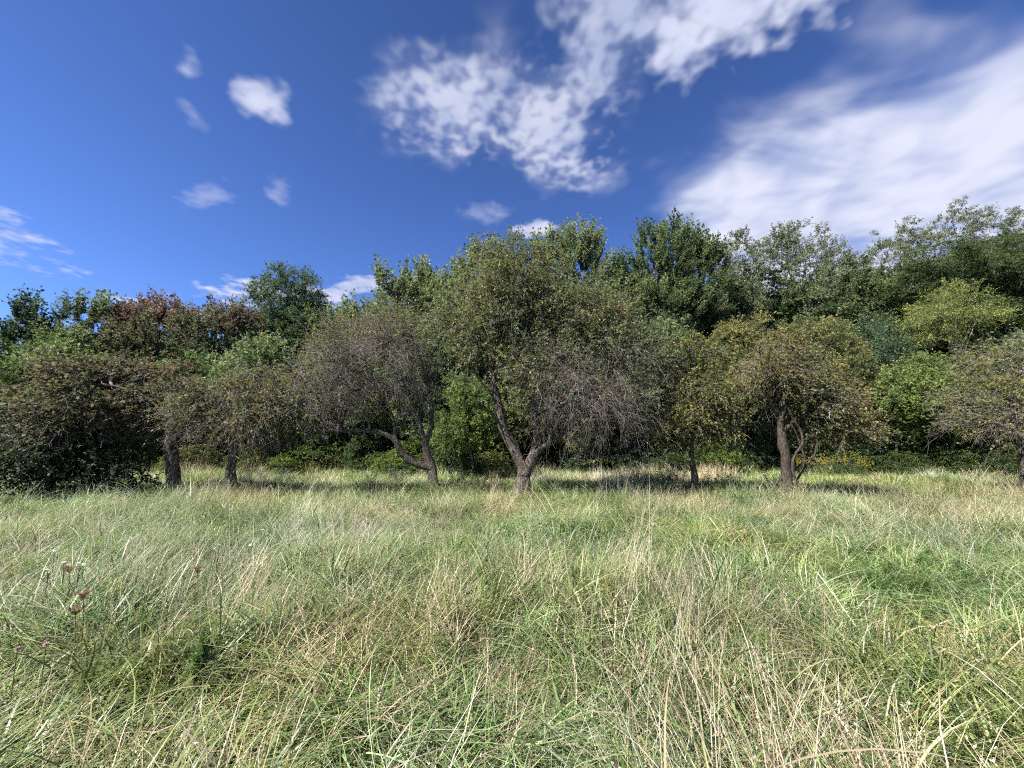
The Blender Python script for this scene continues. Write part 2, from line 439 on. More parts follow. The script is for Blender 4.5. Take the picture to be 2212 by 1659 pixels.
def sprig_protos(style, asp, n_leaf, leaf, seed):
    """leafy shoots one metre long along +Z, shared by the crowns of the wood"""
    key = (style, asp, n_leaf, round(leaf, 3))
    if key in SPRIGS: return SPRIGS[key]
    r = np.random.default_rng(seed + 900); col = bpy.data.collections.new('leafy_shoots_%d' % len(SPRIGS))
    for q in range(7):
        P = sprig_batch(np.zeros((1, 3)), np.array([[0, 0, 1.0]]), np.ones(1), np.zeros(1), 6, .05, r)
        if style == 'feather':                   # narrow leafy spire
            sp, s0, nb, upw = .55, .02, r.normal(size=(n_leaf, 3)) + [-.2, 0, .4], 0
        elif style == 'flat': sp, s0, nb, upw = .75, .1, r.normal(0, .45, (n_leaf, 3)) + [-1.0, 0, 0], 0
        else: sp, s0, nb, upw = 1.0, .1, r.normal(size=(n_leaf, 3)) + [-.35, 0, .35], 0
        if style != 'feather':                   # a few side shoots
            k_ = r.integers(1, 4, 4); dd = unit(r.normal(0, .6, (4, 3)) * ([.35, 1, .5] if style == 'flat' else [1, 1, .5]) + [0, 0, .8])
            P = np.concatenate([P, sprig_batch(P[0, k_], dd, r.uniform(.3, .6, 4), np.zeros(4), 6, .05, r)])
        else:
            k_ = r.integers(0, 4, 3); dd = unit(r.normal(0, .35, (3, 3)) + [0, 0, .9])
            P = np.concatenate([P, sprig_batch(P[0, k_], dd, r.uniform(.3, .55, 3), np.zeros(3), 6, .05, r)])
        T = len(P); ti = r.integers(0, T, n_leaf); ti[:n_leaf // 2] = 0
        s = (s0 + (1 - s0) * r.random(n_leaf)) * 4.99; i = s.astype(int); f = (s - i)[:, None]
        B = P[ti, i] * (1 - f) + P[ti, i + 1] * f; tan = unit(P[ti, i + 1] - P[ti, i])
        D = unit(tan * .6 + r.normal(0, sp, B.shape) * ([.35, 1, .6] if style == 'flat' else [1, 1, .7])); L = leaf * r.uniform(.55, 1.25, n_leaf)
        lv = leaves(B + D * L[:, None] * .15, D, unit(nb), L, L * asp * r.uniform(.8, 1.2, n_leaf))
        c = r.uniform(.68, 1.32, (n_leaf, 1)) * np.stack([r.uniform(.88, 1.14, n_leaf), np.ones(n_leaf), r.uniform(.85, 1.15, n_leaf)], 1)
        st = tubes(P[:, [0, 3, 5]], np.array([[.006, .004, .002]]) * np.ones((T, 1)), 3)
        V, Q = join([lv, st]); me = mesh_quads('leafy_shoot', V, Q, np.vstack([c, np.tile((.9, .75, .9), (len(st[1]), 1))])); me.materials.append(M_LEAF_I)
        o = bpy.data.objects.new('leafy_shoot.%03d' % q, me); col.objects.link(o)
    SPRIGS[key] = col
    return col


def make_tree(name, label, category, base, polys, ells, seed, n_tips, sprigs, n_leaf, leaf, pal,
              style='round', slen=(.35, .7), bark=None, twig=None, group=None, tone=None, dmin=.25, shell=None,
              bare=None, droop=.2, asp=.62, leafmat=None, hang=.25, twig_keep=1.0, gap_keep=.6, n_lump=20, instanced=False, twig_r=.004, bf=.3, extra_bare=0, up=.7, limb_r=.028, spread=.9, crown_noun='crown'):
    """polys: list of (points, r0, r1) in world space: trunk and limbs. ells: crown ellipsoids in world space."""
    r = np.random.default_rng(seed); shell = (0.0 if name == 'apple_tree' else .55) if shell is None else shell
    root = thing(name, tuple(base), label, category, group)
    b0 = np.array(base, float)
    tr, sk, pl = [], [], []
    off = r.random() * 9
    for j, (pts, r0, r1) in enumerate(polys):
        P, s = spline(pts, .2, .012 * (1 if r0 > .05 else .5), r)
        rad = r0 + (r1 - r0) * s ** .8
        rad = rad * (1 + .10 * np.sin(s * 13 + off) * r.uniform(.3, 1) + r.normal(0, .03, len(s)))
        if j == 0: rad = rad * (1 + .55 * np.exp(-np.maximum(P[:, 2] - b0[2], 0) / .22))
        V, Q = tubes(P[None], rad[None], 11 if twig_keep == 1.0 and r0 > .06 else 6)
        if r0 > .06:
            V = V + r.normal(0, r0 * .08, V.shape)
        tr.append((V - b0, Q)); sk.append(P)
        pl.append(np.concatenate([[0], np.cumsum(np.linalg.norm(np.diff(P, axis=0), axis=1))]) + np.linalg.norm(P[0] - b0))
    V, Q = join(tr); link('trunk', mesh_quads(name + '_trunk', V, Q, smooth=True), bark or M_WOOD_BARK, root)
    sk = np.vstack(sk); pl = np.concatenate(pl)
    hi = sk[:, 2] > b0[2] + .28 * (max(e[0][2] for e in ells) - b0[2])
    sk, pl = sk[hi], pl[hi]
    tips, cen = ell_points(n_tips * 5, lumps(ells, r, n_lump), r, shell)
    g_ = crown_gaps(tips, 1.0, seed, gap_keep); tips, cen = tips[g_], cen[g_]
    kp = thin(tips, dmin)[:n_tips]; tips, cen = tips[kp], cen[kp]
    P, par, order = grow(sk, pl, tips, bf)
    n0 = len(sk); cnt = np.zeros(len(P))
    cnt[n0:] = 1
    for i in reversed(order):
        cnt[par[i]] += cnt[i]
    ch = np.array(order); pa = par[ch]
    A, B = P[pa], P[ch]
    ln = np.linalg.norm(B - A, axis=1)
    rc = np.minimum(.0058 * cnt[ch] ** .56, limb_r * 2); rp = np.where(pa < n0, rc * 1.15, np.minimum(.0058 * cnt[pa] ** .56, rc * 1.5))
    m1 = A + (B - A) * .33 + r.normal(0, .07, A.shape) * ln[:, None] + np.array([0, 0, .04]) * ln[:, None]
    m2 = A + (B - A) * .68 + r.normal(0, .07, A.shape) * ln[:, None] + np.array([0, 0, .04]) * ln[:, None]
    V, Q = tubes(np.stack([A, m1, m2, B], 1), np.stack([rp, rp * .67 + rc * .33, rp * .33 + rc * .67, rc], 1), 5) if twig_keep == 1.0 else tubes(np.stack([A, m1, B], 1), np.stack([rp, rp * .5 + rc * .5, rc], 1), 4)
    link('branches', mesh_quads(name + '_branches', V - b0, Q, smooth=True), twig or bark or M_WOOD_BARK, root, kind='stuff')
    # sprigs from every tip
    nt = len(tips); ti = np.repeat(np.arange(nt), sprigs)
    p0 = tips[ti] + r.normal(0, .03, (len(ti), 3))
    out = unit(tips - cen)[ti]; rnd = unit(r.normal(size=p0.shape)); upv = np.array([0, 0, 1.0])
    L = r.uniform(*slen, len(ti)); dr = np.full(len(ti), droop)
    if style == 'round': d = unit(out * .7 + rnd * .9 + upv * .25)
    elif style == 'feather': d = unit(out * .55 + rnd * .22 + upv * (.6 + .7 * np.clip(out[:, 2:3], 0, 1))); L = L * (.9 + .8 * np.clip(out[:, 2], 0, 1))
    elif style == 'flat': d = unit(out * np.array([1, 1, .15]) + rnd * np.array([.9, .9, .22]))
    elif style == 'weep': d = unit(out * .8 + rnd * .7 + upv * .1)
    else: d = unit(out * .5 + rnd)
    zb = bare(p0) if bare is not None else np.zeros(len(p0))
    isbare = r.random(len(p0)) < zb
    dr = dr * r.uniform(.4, 1.5, len(dr)) + isbare * r.uniform(-.3, 1.0, len(dr)) * (hang(p0) if callable(hang) else hang)
    L = L * np.where(isbare, 1.25, 1)
    if instanced:
        col = sprig_protos(style, asp, n_leaf, leaf, seed); m = len(p0); d = unit(d - upv * (dr * .5)[:, None])
        tt = r.random(nt) if tone is None else np.clip(tone(tips, r), 0, 1)
        me = bpy.data.meshes.new(name + '_crown'); me.vertices.add(m); me.vertices.foreach_set('co', np.ascontiguousarray(p0 - b0, np.float32).ravel())
        a_ = me.attributes.new('tint', 'FLOAT_VECTOR', 'POINT')
        a_.data.foreach_set('vector', np.ascontiguousarray(leaf_colors(pal, tt[ti], np.ones(m, int), r, .14), np.float32).ravel())
        o = link(crown_noun, me, M_LEAF_I, root, kind='stuff')
        instance_modifier(o, me, col, np.stack([np.zeros(m), np.arccos(np.clip(d[:, 2], -1, 1)), np.arctan2(d[:, 1], d[:, 0])], 1), np.repeat(L[:, None], 3, 1), r.integers(0, 7, m))
        return root
    S = sprig_batch(p0, d, L, dr, 5, .05, r)
    rad = np.linspace(1, .35, 5)[None] * twig_r * r.uniform(.8, 1.3, (len(S), 1))
    show = (r.random(len(S)) < twig_keep) & ~isbare
    tw = [tubes(S[show][:, [0, 2, 4]], rad[show][:, [0, 2, 4]] * .8, 3)] if show.any() else []
    bs = S[isbare]
    if len(bs):                                 # bare sprigs with side twigs
        tw.append(tubes(bs, rad[isbare], 3))
        for q in range(3):
            k_ = r.integers(1, 4, len(bs)); p1 = bs[np.arange(len(bs)), k_]
            dd = unit(unit(bs[:, 4] - bs[:, 0]) * .8 + r.normal(0, .75, p1.shape))
            S2 = sprig_batch(p1, dd, L[isbare] * r.uniform(.25, .6, len(bs)), np.full(len(bs), .2), 3, .07, r)
            tw.append(tubes(S2, np.linspace(.75, .35, 3)[None] * twig_r * np.ones((len(S2), 1)), 3))
    V, Q = join(tw)
    link('twigs', mesh_quads(name + '_twigs', V - b0, Q), twig or bark or M_WOOD_BARK, root, kind='stuff')
    ls = S[~isbare]; lt = ti[~isbare]
    SPRIG_ENDS[root.name] = ls[:, 4]
    V, Q = sprig_leaves(ls, n_leaf, leaf, r, asp, .1 if style != 'feather' else .05, up, spread)
    tt = r.random(nt) if tone is None else np.clip(tone(tips, r), 0, 1)
    col = leaf_colors(pal, tt[lt], np.full(len(lt), n_leaf), r)
    link(crown_noun, mesh_quads(name + '_crown', V - b0, Q, col), leafmat or M_LEAF, root, kind='stuff')
    return root


def E(px, py, rx, ry, Y, ry_depth=None):        # picture ellipse -> world ellipsoid at depth Y
    c = at(px, py, Y); k_ = np.linalg.norm(c - np.array([0, 0, CAM_H])) / np.linalg.norm(ray(px, py)) / F2212
    return (c, (rx * k_, (ry_depth if ry_depth else .85 * rx * k_), ry * k_))


def PL(pts, Y, r0, r1, dy=0.0):                 # picture polyline at depth Y (.. Y+dy towards its end)
    n = len(pts)
    return ([at(x, y, Y + dy * i / max(1, n - 1)) for i, (x, y) in enumerate(pts)], r0, r1)


def gbase(px, Y):
    p = at(px, 1050, Y); return np.array([p[0], Y, float(gz(p[0], Y)) - .03])


AP_GREEN, AP_OLIVE, AP_YEL, AP_BROWN = (.09, .11, .062), (.14, .15, .082), (.30, .235, .055), (.15, .085, .05)


def apple_trees():
    def ground_first(pl, Y):                     # make the first point stand on the ground
        pts, a, b = pl; p = pts[0]; pts[0] = np.array([p[0], p[1], float(gz(p[0], p[1])) - .05]); return (pts, a, b)
    # A1: low, vine-smothered, reddish top
    Y = 11.0
    pol = [ground_first(PL([(377, 1075), (374, 1015), (368, 972), (371, 932), (378, 892), (366, 850)], Y, .19, .10), Y),
           PL([(372, 915), (330, 870), (270, 840), (200, 830), (140, 850)], Y, .07, .02, -.6), PL([(376, 890), (410, 850), (440, 830)], Y, .06, .02, .4),
           PL([(372, 900), (350, 850), (300, 800)], Y, .06, .02, 1.0)]
    tone = lambda p, r: .15 + .55 * vnoise(p[:, 0] * 1.3 + 7, p[:, 2] * 1.6 + 2) + .35 * np.clip((p[:, 2] - 3.0) / 1.0, 0, 1) + r.normal(0, .1, len(p))
    make_tree('apple_tree', 'old apple tree smothered in browning vine, leaning over the dark bush', 'tree', pol[0][0][0], pol,
              [E(270, 850, 135, 65, Y), E(180, 915, 80, 60, Y - .5), E(405, 868, 70, 42, Y), E(280, 810, 95, 38, Y)], 101, 820, 5, 10, .085,
              [(.045, .05, .032), (.075, .08, .045), (.12, .12, .062), (.11, .078, .055), (.105, .06, .053)], 'weep', (.35, .75), M_APPLE_BARK, M_TWIG, 'old apple trees across the meadow', tone, .17,
              bare=lambda p: .16 + .35 * np.clip((2.6 - p[:, 2]) / 1.2, 0, 1), droop=.3, asp=.85, twig_r=.0046, hang=.5, limb_r=.03, up=.8)
    # A2
    pol = [ground_first(PL([(498, 1078), (500, 1015), (504, 965), (492, 930), (470, 890), (440, 860)], Y, .165, .04), Y),
           PL([(503, 972), (522, 925), (533, 880), (560, 840)], Y, .10, .03, .5), PL([(498, 945), (500, 890), (490, 830)], Y, .07, .02, -.3),
           PL([(525, 920), (570, 880), (620, 870)], Y, .05, .02)]
    make_tree('apple_tree', 'gnarled apple tree with twigs drooping over its forked trunk, right of the vine-smothered one', 'tree', pol[0][0][0], pol,
              [E(500, 860, 100, 60, Y), E(590, 865, 75, 60, Y), E(520, 905, 65, 25, Y - .5), E(450, 880, 60, 50, Y)], 102, 520, 5, 9, .07,
              [AP_GREEN, AP_OLIVE, (.17, .16, .06), AP_BROWN], 'weep', (.35, .8), M_APPLE_BARK, M_TWIG, 'old apple trees across the meadow', None, .15,
              bare=lambda p: .3 + .4 * np.clip((2.5 - p[:, 2]) / .9, 0, 1), droop=.3, asp=.7, twig_r=.0046, hang=.8, limb_r=.03)
    # A3: forked low, long horizontal limb, nearly bare crown
    Y = 11.3
    pol = [ground_first(PL([(942, 1078), (936, 1030), (930, 1004), (918, 962), (905, 915), (885, 860), (855, 800), (815, 755)], Y, .165, .035), Y),
           PL([(932, 1010), (900, 1000), (872, 985), (856, 955), (835, 938), (785, 929), (735, 931), (700, 905), (650, 870), (600, 845)], Y, .125, .03, -.6),
           PL([(917, 962), (932, 915), (928, 850), (905, 770), (880, 700)], Y, .09, .02, .4),
           PL([(856, 955), (845, 890), (820, 830), (790, 790)], Y - .2, .05, .015, .4), PL([(740, 931), (700, 880), (660, 820), (620, 780)], Y - .4, .055, .015, .3),
           PL([(735, 931), (680, 925), (620, 910), (570, 915)], Y - .4, .05, .015, -.3), PL([(885, 860), (830, 840), (760, 800), (700, 770)], Y, .05, .015, -.5),
           PL([(800, 930), (790, 880), (770, 840)], Y - .4, .035, .012, .6)]
    tone = lambda p, r: .25 + .5 * vnoise(p[:, 0] * 1.1, p[:, 2] * 1.4) + r.normal(0, .12, len(p))
    make_tree('apple_tree', 'nearly bare grey apple tree with a long low limb reaching sideways', 'tree', pol[0][0][0], pol,
              [E(795, 790, 130, 100, Y), E(670, 855, 110, 68, Y - .4), E(850, 720, 85, 50, Y), E(640, 785, 70, 50, Y), E(895, 830, 50, 75, Y)], 103, 600, 5, 9, .072,
              [AP_GREEN, AP_OLIVE, (.15, .14, .06), (.16, .12, .06)], 'weep', (.35, .8), M_APPLE_BARK, M_TWIG, 'old apple trees across the meadow', tone, .15,
              bare=lambda p: np.clip(.93 - .66 * np.clip((p[:, 2] - 4.1) / .9, 0, 1) - .5 * np.clip((-4.6 - p[:, 0]) / 1.2, 0, 1), .15, 1), droop=.12, asp=.6, twig_r=.0046, hang=.1, limb_r=.035, gap_keep=.6)
    # A4: the big one
    Y = 11.0
    pol = [ground_first(PL([(1127, 1080), (1130, 1040), (1126, 1008), (1106, 962), (1086, 922), (1076, 868), (1062, 800), (1080, 720), (1095, 640), (1100, 570)], Y, .23, .03), Y),
           PL([(1131, 1028), (1150, 990), (1160, 960), (1158, 920), (1156, 870), (1166, 780), (1180, 680), (1175, 590)], Y, .18, .03, .3),
           PL([(1159, 978), (1186, 955), (1197, 915), (1245, 893), (1300, 880), (1360, 905)], Y, .09, .025, -.8),
           PL([(1172, 968), (1193, 958), (1205, 945)], Y + .1, .07, .04, .5), PL([(1197, 920), (1200, 840), (1230, 760), (1260, 690)], Y, .08, .02, .6),
           PL([(1076, 868), (1030, 810), (1000, 770), (980, 740)], Y, .06, .02, -.4), PL([(1086, 922), (1060, 890), (1035, 870)], Y, .05, .02, -.6),
           PL([(1166, 780), (1230, 740), (1300, 730), (1360, 760)], Y, .07, .02, -.5), PL([(1245, 893), (1290, 820), (1330, 780)], Y - .2, .05, .02, .4),
           PL([(1190, 925), (1235, 945), (1275, 978), (1310, 990), (1360, 985), (1398, 1001), (1428, 988), (1443, 968)], Y - .1, .05, .018, -.5)]
    tone = lambda p, r: .12 + .42 * vnoise(p[:, 0] * 1.2 + 3, p[:, 2] * 1.5 + 8) + .5 * np.exp(-(((p[:, 0] - .1) / .9) ** 2 + ((p[:, 2] - 6.2) / .8) ** 2)) * r.random(len(p)) + r.normal(0, .1, len(p))
    root = make_tree('apple_tree', 'tallest apple tree, with a wide forked trunk and pale dead twigs hanging on one side', 'tree', pol[0][0][0], pol,
              [E(1112, 612, 95, 76, Y), E(1060, 690, 100, 80, Y), E(1235, 688, 112, 72, Y), E(1300, 770, 112, 76, Y), E(1055, 800, 82, 72, Y - .3), E(1272, 855, 105, 62, Y - .5),
               E(1170, 800, 90, 62, Y - .8), E(1318, 890, 52, 34, Y - .7), E(1105, 548, 46, 38, Y)], 104, 1450, 5, 11, .076,
              [AP_GREEN, (.095, .11, .058), AP_OLIVE, (.19, .175, .07), (.30, .235, .06)], 'weep', (.35, .85), M_APPLE_BARK, M_TWIG, 'old apple trees across the meadow', tone, .17,
              bare=lambda p: np.clip(.08 + .58 * np.clip((4.6 - p[:, 2]) / 1.0, 0, 1) * np.clip((p[:, 0] - .2) / .8, 0, 1) + .3 * np.clip((3.4 - p[:, 2]) / .8, 0, 1), 0, .9),
              droop=.25, asp=.62, twig_r=.0039, gap_keep=.85, hang=lambda p: .15 + .75 * np.clip((p[:, 0] - .3) / .8, 0, 1), limb_r=.035)
    apples(root, 9)
    # A5
    Y = 11.0
    pol = [ground_first(PL([(1501, 1078), (1498, 1015), (1492, 960), (1490, 915), (1500, 850), (1508, 780), (1512, 745)], Y, .095, .02), Y),
           PL([(1491, 920), (1460, 890), (1440, 870)], Y, .03, .012, -.3), PL([(1495, 890), (1540, 850), (1560, 800)], Y, .035, .012, .3), PL([(1490, 935), (1535, 905), (1570, 905)], Y, .03, .012, -.4)]
    make_tree('apple_tree', 'slender apple tree with a thin straight dark trunk and olive leaves', 'tree', pol[0][0][0], pol,
              [E(1500, 830, 52, 90, Y), E(1475, 915, 60, 32, Y), E(1545, 905, 45, 38, Y)], 105, 420, 5, 11, .074,
              [(.085, .10, .045), (.12, .13, .05), (.16, .155, .058), (.23, .20, .06)], 'weep', (.3, .65), M_VINE, M_TWIG, 'old apple trees across the meadow', None, .15,
              bare=lambda p: np.full(len(p), .12), droop=.25, twig_r=.0042, gap_keep=.92, n_lump=10)
    # A6
    Y = 10.8
    pol = [ground_first(PL([(1706, 1082), (1700, 1020), (1692, 965), (1687, 920), (1698, 850), (1708, 780), (1720, 730)], Y, .165, .025), Y),
           PL([(1690, 935), (1740, 885), (1795, 855), (1830, 880)], Y, .06, .015, -.5), PL([(1690, 900), (1640, 860), (1590, 840)], Y, .055, .015, .2),
           PL([(1698, 850), (1750, 790), (1780, 760)], Y, .05, .015, .5), PL([(1695, 870), (1650, 800), (1640, 750)], Y, .045, .015, -.3)]
    tone = lambda p, r: .2 + .45 * vnoise(p[:, 0] * 1.1 + 5, p[:, 2] * 1.3) + .35 * np.clip((p[:, 2] - 3.9) / 1.0, 0, 1) + .2 * np.clip((p[:, 0] - 8.6) / 1.2, 0, 1) + r.normal(0, .1, len(p))
    root = make_tree('apple_tree', 'rounded apple tree with yellowing top and looping vines beside its dark trunk', 'tree', pol[0][0][0], pol,
              [E(1700, 765, 42, 34, Y), E(1690, 812, 70, 46, Y), E(1745, 866, 80, 44, Y), E(1800, 920, 66, 30, Y), E(1650, 885, 60, 45, Y), E(1700, 895, 70, 35, Y - .7)], 106, 820, 5, 11, .072,
              [AP_GREEN, (.10, .11, .052), (.14, .135, .055), (.21, .17, .055), (.19, .115, .055)], 'weep', (.3, .7), M_VINE, M_TWIG, 'old apple trees across the meadow', tone, .16,
              bare=lambda p: .08 + .22 * np.clip(1 - np.abs(p[:, 2] - 3.9) / .7, 0, 1), droop=.25, twig_r=.0042)
    # A7 at the right edge
    Y = 10.9
    pol = [ground_first(PL([(2222, 1075), (2214, 1005), (2204, 950), (2194, 910), (2186, 860), (2182, 810), (2172, 760)], Y, .14, .025), Y),
           PL([(2196, 915), (2140, 885), (2090, 880), (2050, 895)], Y, .045, .012, -.5), PL([(2190, 880), (2240, 830), (2300, 800)], Y, .06, .015, .2), PL([(2190, 870), (2130, 830), (2080, 820)], Y, .04, .012, .2),
           PL([(2200, 935), (2260, 890), (2320, 880)], Y, .05, .012, .2)]
    make_tree('apple_tree', 'rusty-leaved apple tree with bare grey side branches at the edge of the meadow', 'tree', pol[0][0][0], pol,
              [E(2180, 790, 70, 42, Y), E(2145, 880, 65, 48, Y), E(2275, 820, 100, 85, Y), E(2205, 890, 65, 45, Y - .5)], 107, 440, 5, 9, .072,
              [(.085, .11, .045), (.12, .14, .055), (.16, .165, .06), (.22, .18, .055)], 'weep', (.35, .75), M_APPLE_BARK, M_TWIG, 'old apple trees across the meadow', None, .17,
              bare=lambda p: np.clip(.14 + .3 * np.clip((3.1 - p[:, 2]) / .7, 0, 1), 0, .5), droop=.12, gap_keep=.6, twig_r=.0045)


def apples(root, n_fruit):
    mat = mat_plain('apple_skin', (.22, .02, .018), (.34, .05, .03), 30, .35, .5)
    n, m = 7, 10
    th = np.linspace(.08, math.pi - .05, n); ph = np.arange(m) * 2 * math.pi / m
    rad = np.sin(th) * (1 + .06 * np.cos(th)); z = np.cos(th) * .92 - .14 * np.exp(-(th / .45) ** 2)
    V = np.stack([rad[:, None] * np.cos(ph), rad[:, None] * np.sin(ph), np.repeat(z[:, None], m, 1)], -1).reshape(-1, 3) * .036
    i = np.arange(n * m).reshape(n, m); Q = np.stack([i[:-1], i[1:], np.roll(i[1:], -1, 1), np.roll(i[:-1], -1, 1)], -1).reshape(-1, 4)
    me = mesh_quads('apple', V, Q, smooth=True)
    ends = SPRIG_ENDS[root.name]; ends = ends[ends[:, 1] < np.quantile(ends[:, 1], .25)]
    for p in ends[rng.choice(len(ends), n_fruit, replace=False)]:
        o = link('apple', me, mat, root); o.location = p - np.array(root.location) - np.array([0, 0, .03])


apple_trees()


# ------------------------------------------------------------------ the wood behind
MAPLE = [(.055, .08, .035), (.08, .11, .045), (.115, .14, .06), (.15, .165, .085)]
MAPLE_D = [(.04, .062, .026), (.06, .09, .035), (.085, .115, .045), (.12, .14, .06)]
REDTOP = [(.055, .08, .04), (.08, .105, .05), (.105, .112, .068), (.12, .088, .07), (.14, .068, .066)]
BLUEG = [(.03, .055, .028), (.045, .08, .04), (.06, .10, .048), (.09, .13, .065)]
ASPEN = [(.05, .07, .03), (.075, .095, .045), (.10, .12, .06), (.15, .16, .09)]
LOCUST = [(.032, .05, .022), (.045, .068, .028), (.06, .085, .034), (.08, .105, .04)]
YELLOW = [(.095, .125, .03), (.145, .17, .04), (.23, .23, .048), (.30, .25, .055)]
OLIVE = [(.06, .078, .028), (.095, .11, .036), (.135, .135, .04), (.18, .155, .045)]
LIME = [(.045, .07, .02), (.068, .10, .028), (.10, .14, .034), (.17, .21, .045)]


def wood_tree(label, bx, Y, ells, seed, pal, style='round', tips=210, sprigs=6, nl=20, leaf=.13, slen=(.5, 1.1), r0=.17, top=.72,
              bark=None, group='tall trees of the wood', name='tree', tone=None, asp=.72, fork=0, dmin=.45, droop=.1, shell=.6, up=.55, spread=.9, leafmat=None, gap_keep=.86, n_lump=9, light=1.55):
    g_ = np.array(pal); pal = [tuple(c_) for c_ in (g_ * .82 + g_.mean(1, keepdims=True) * .18) * light]
    if style == 'feather': ells = [(x, y + 11, rx, ry - 9) for x, y, rx, ry in ells]
    es = [E(*e, Y) for e in ells]
    b = gbase(bx, Y)
    tips, sprigs, nl, leaf, dmin = int(tips * 2.1), sprigs - 1, 34 if style == 'feather' else 30, {'feather': .115, 'flat': .12, 'round': .135}[style], dmin * .66
    zt = max(e[0][2] + e[1][2] for e in es); zb = min(e[0][2] - e[1][2] for e in es)
    ctr = max(es, key=lambda e: e[0][2])[0]
    r = np.random.default_rng(seed + 5000)
    h = zb + (zt - zb) * top
    pts = [b]
    for f in (.25, .5, .75, 1.0):
        p = b + (np.array([ctr[0], ctr[1], h]) - b) * f; p[:2] += r.normal(0, .12, 2); p[2] = b[2] + (h - b[2]) * f; pts.append(p)
    pol = [(pts, r0, r0 * .25)]
    for q in range(3 + fork):
        f = r.uniform(.4, .75); a = b + (np.array([ctr[0], ctr[1], h]) - b) * f
        k_ = int(f * 4); fr = f * 4 - k_; a = pts[k_] * (1 - fr) + pts[min(4, k_ + 1)] * fr
        e = es[r.integers(len(es))]; t = e[0] + unit(r.normal(size=3)) * np.array(e[1]) * .55; t[2] = max(t[2], a[2] + .8)
        pol.append(([a, a * .55 + t * .45 + np.array([0, 0, .3]), t], r0 * .5, r0 * .14))
    return make_tree(name, label, 'tree', b, pol, es, seed, tips, sprigs, nl, leaf, pal, style, slen, bark or M_WOOD_BARK, None, group, tone, dmin,
                     shell, None, droop, asp, leafmat, .25, .2, gap_keep, n_lump, True, .006, .35, 0, up, .06, spread)


